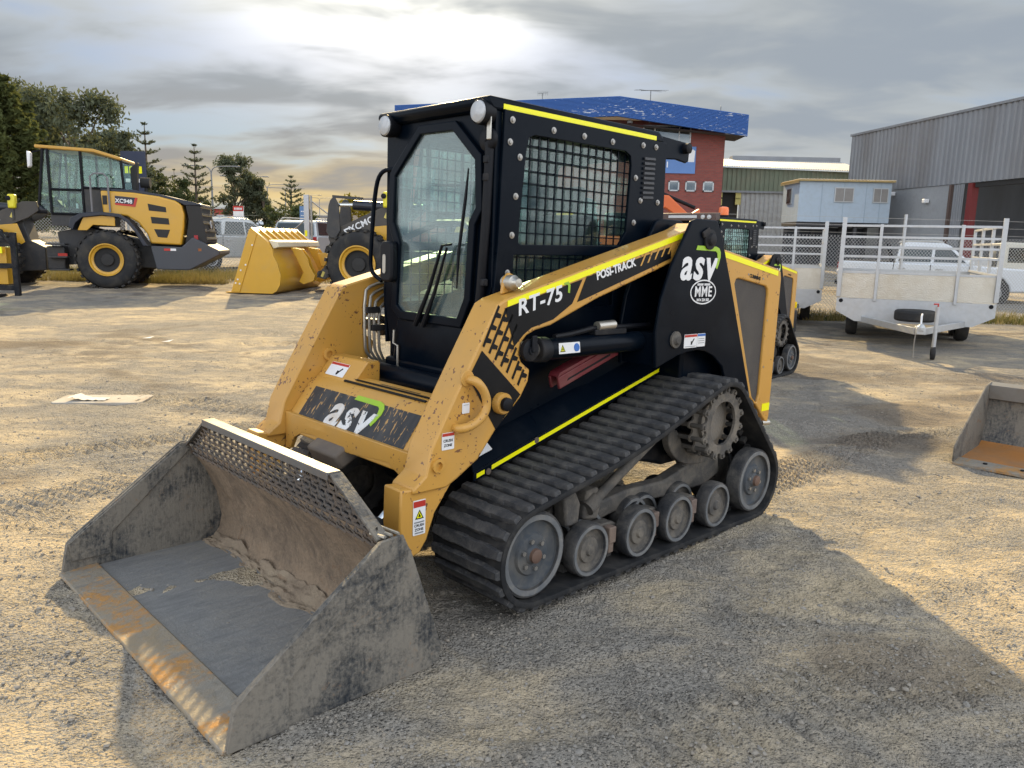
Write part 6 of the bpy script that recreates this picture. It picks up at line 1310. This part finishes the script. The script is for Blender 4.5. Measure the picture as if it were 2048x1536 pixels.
def board(name, label, x0, x1, y, z0, z1, mat, head=None, words=(), post=True, legs=.25):
    T = thing(name, label, 'sign', ((x0 + x1) / 2, y, gz(y))); w = (x1 - x0) / 2; g_ = gz(y)
    p = B().box2((-w, -.05, z0 - g_), (w, .05, z1 - g_)).build('board', mat, T)
    if head: B().box2((-w, -.06, z1 - g_ - (z1 - z0) * .22), (w, -.052, z1 - g_)).build('heading', head, p)
    for n_, hgt, dz, mm in words:
        for k in range(n_): xk = (k - (n_ - 1) / 2) * 1.7 * w / (n_ + .5); B().box2((xk - .55 * w / n_, -.07, z0 - g_ + (z1 - z0) * dz - hgt / 2), (xk + .55 * w / n_, -.062, z0 - g_ + (z1 - z0) * dz + hgt / 2)).build('lettering', mm, p)
    for s in (-1, 1): B().box2((w * .8 * s - .05, .0, -.4), (w * .8 * s + .05, .10, z0 - g_ + .1)).build('post', mGal, T)
board('pylon_sign', 'white roadside sign with red heading under the gum tree', -19.35, -18.65, 55, 2.0, 3.55, mWhite, mRed, ((6, .14, .88, mWhite),))
board('blue_road_sign', 'small blue sign beside the tall gate post', -13.45, -12.92, 50, 2.3, 3.45, M('sign_blue', (.10, .20, .38), .5), None, ((3, .06, .72, mWhite), (4, .05, .5, mWhite)))
board('dark_billboard', 'dark billboard with yellow words behind the left loader cab', -21.95, -20.6, 45, 3.4, 6.05, M('billboard_navy', (.025, .035, .07), .5), None, ((4, .38, .62, mTape), (3, .2, .40, mWhite)))
# ------------------------------------------------------------------ things lying on the dirt
T = tag(B().prism(rrect(-.42, .42, -.20, .20, .03, 1), -.05, .018, 'z').build('concrete_slab', mConc, None, .006), 'flat sandy concrete slab sunk in the dirt at left', 'slab'); T.location = (-4.05, 7.62, .0); T.rotation_euler = (0, 0, R(6))
rs_ = np.random.RandomState(9); rg = B(); k_ = 14
for i in range(k_):
    for j in range(8): rg.v.append(((i / 13 - .5) * .34, (j / 7 - .5) * .20 * (1 - .4 * i / 13), .010 + .014 * abs(math.sin(i * 1.1 + j * .9)) * rs_.rand() + .03 * math.exp(-((i - 1) ** 2) / 6)))
rg.f = [(i * 8 + j, (i + 1) * 8 + j, (i + 1) * 8 + j + 1, i * 8 + j + 1) for i in range(k_ - 1) for j in range(7)]
T = tag(rg.build('white_rag', M('dirty_white_cloth', (.60, .58, .54), .9), None), 'crumpled white rag lying on the concrete slab', 'rag'); T.location = (-4.15, 7.56, .014)
for i, (x, y, lb) in enumerate(((-5.68, 12.13, 'left one of two small pale paper scraps on the dirt at left'), (-5.23, 11.78, 'right one of two small pale paper scraps on the dirt at left'))):
    T = tag(B().add([(-.07, -.05, .02), (.06, -.06, .028), (.08, .05, .045), (-.03, .06, .022)], [(0, 1, 2, 3)]).build('paper_scrap', mWhite, None), lb, 'litter', 'paper scraps on the dirt'); T.location = (x, y, .012)
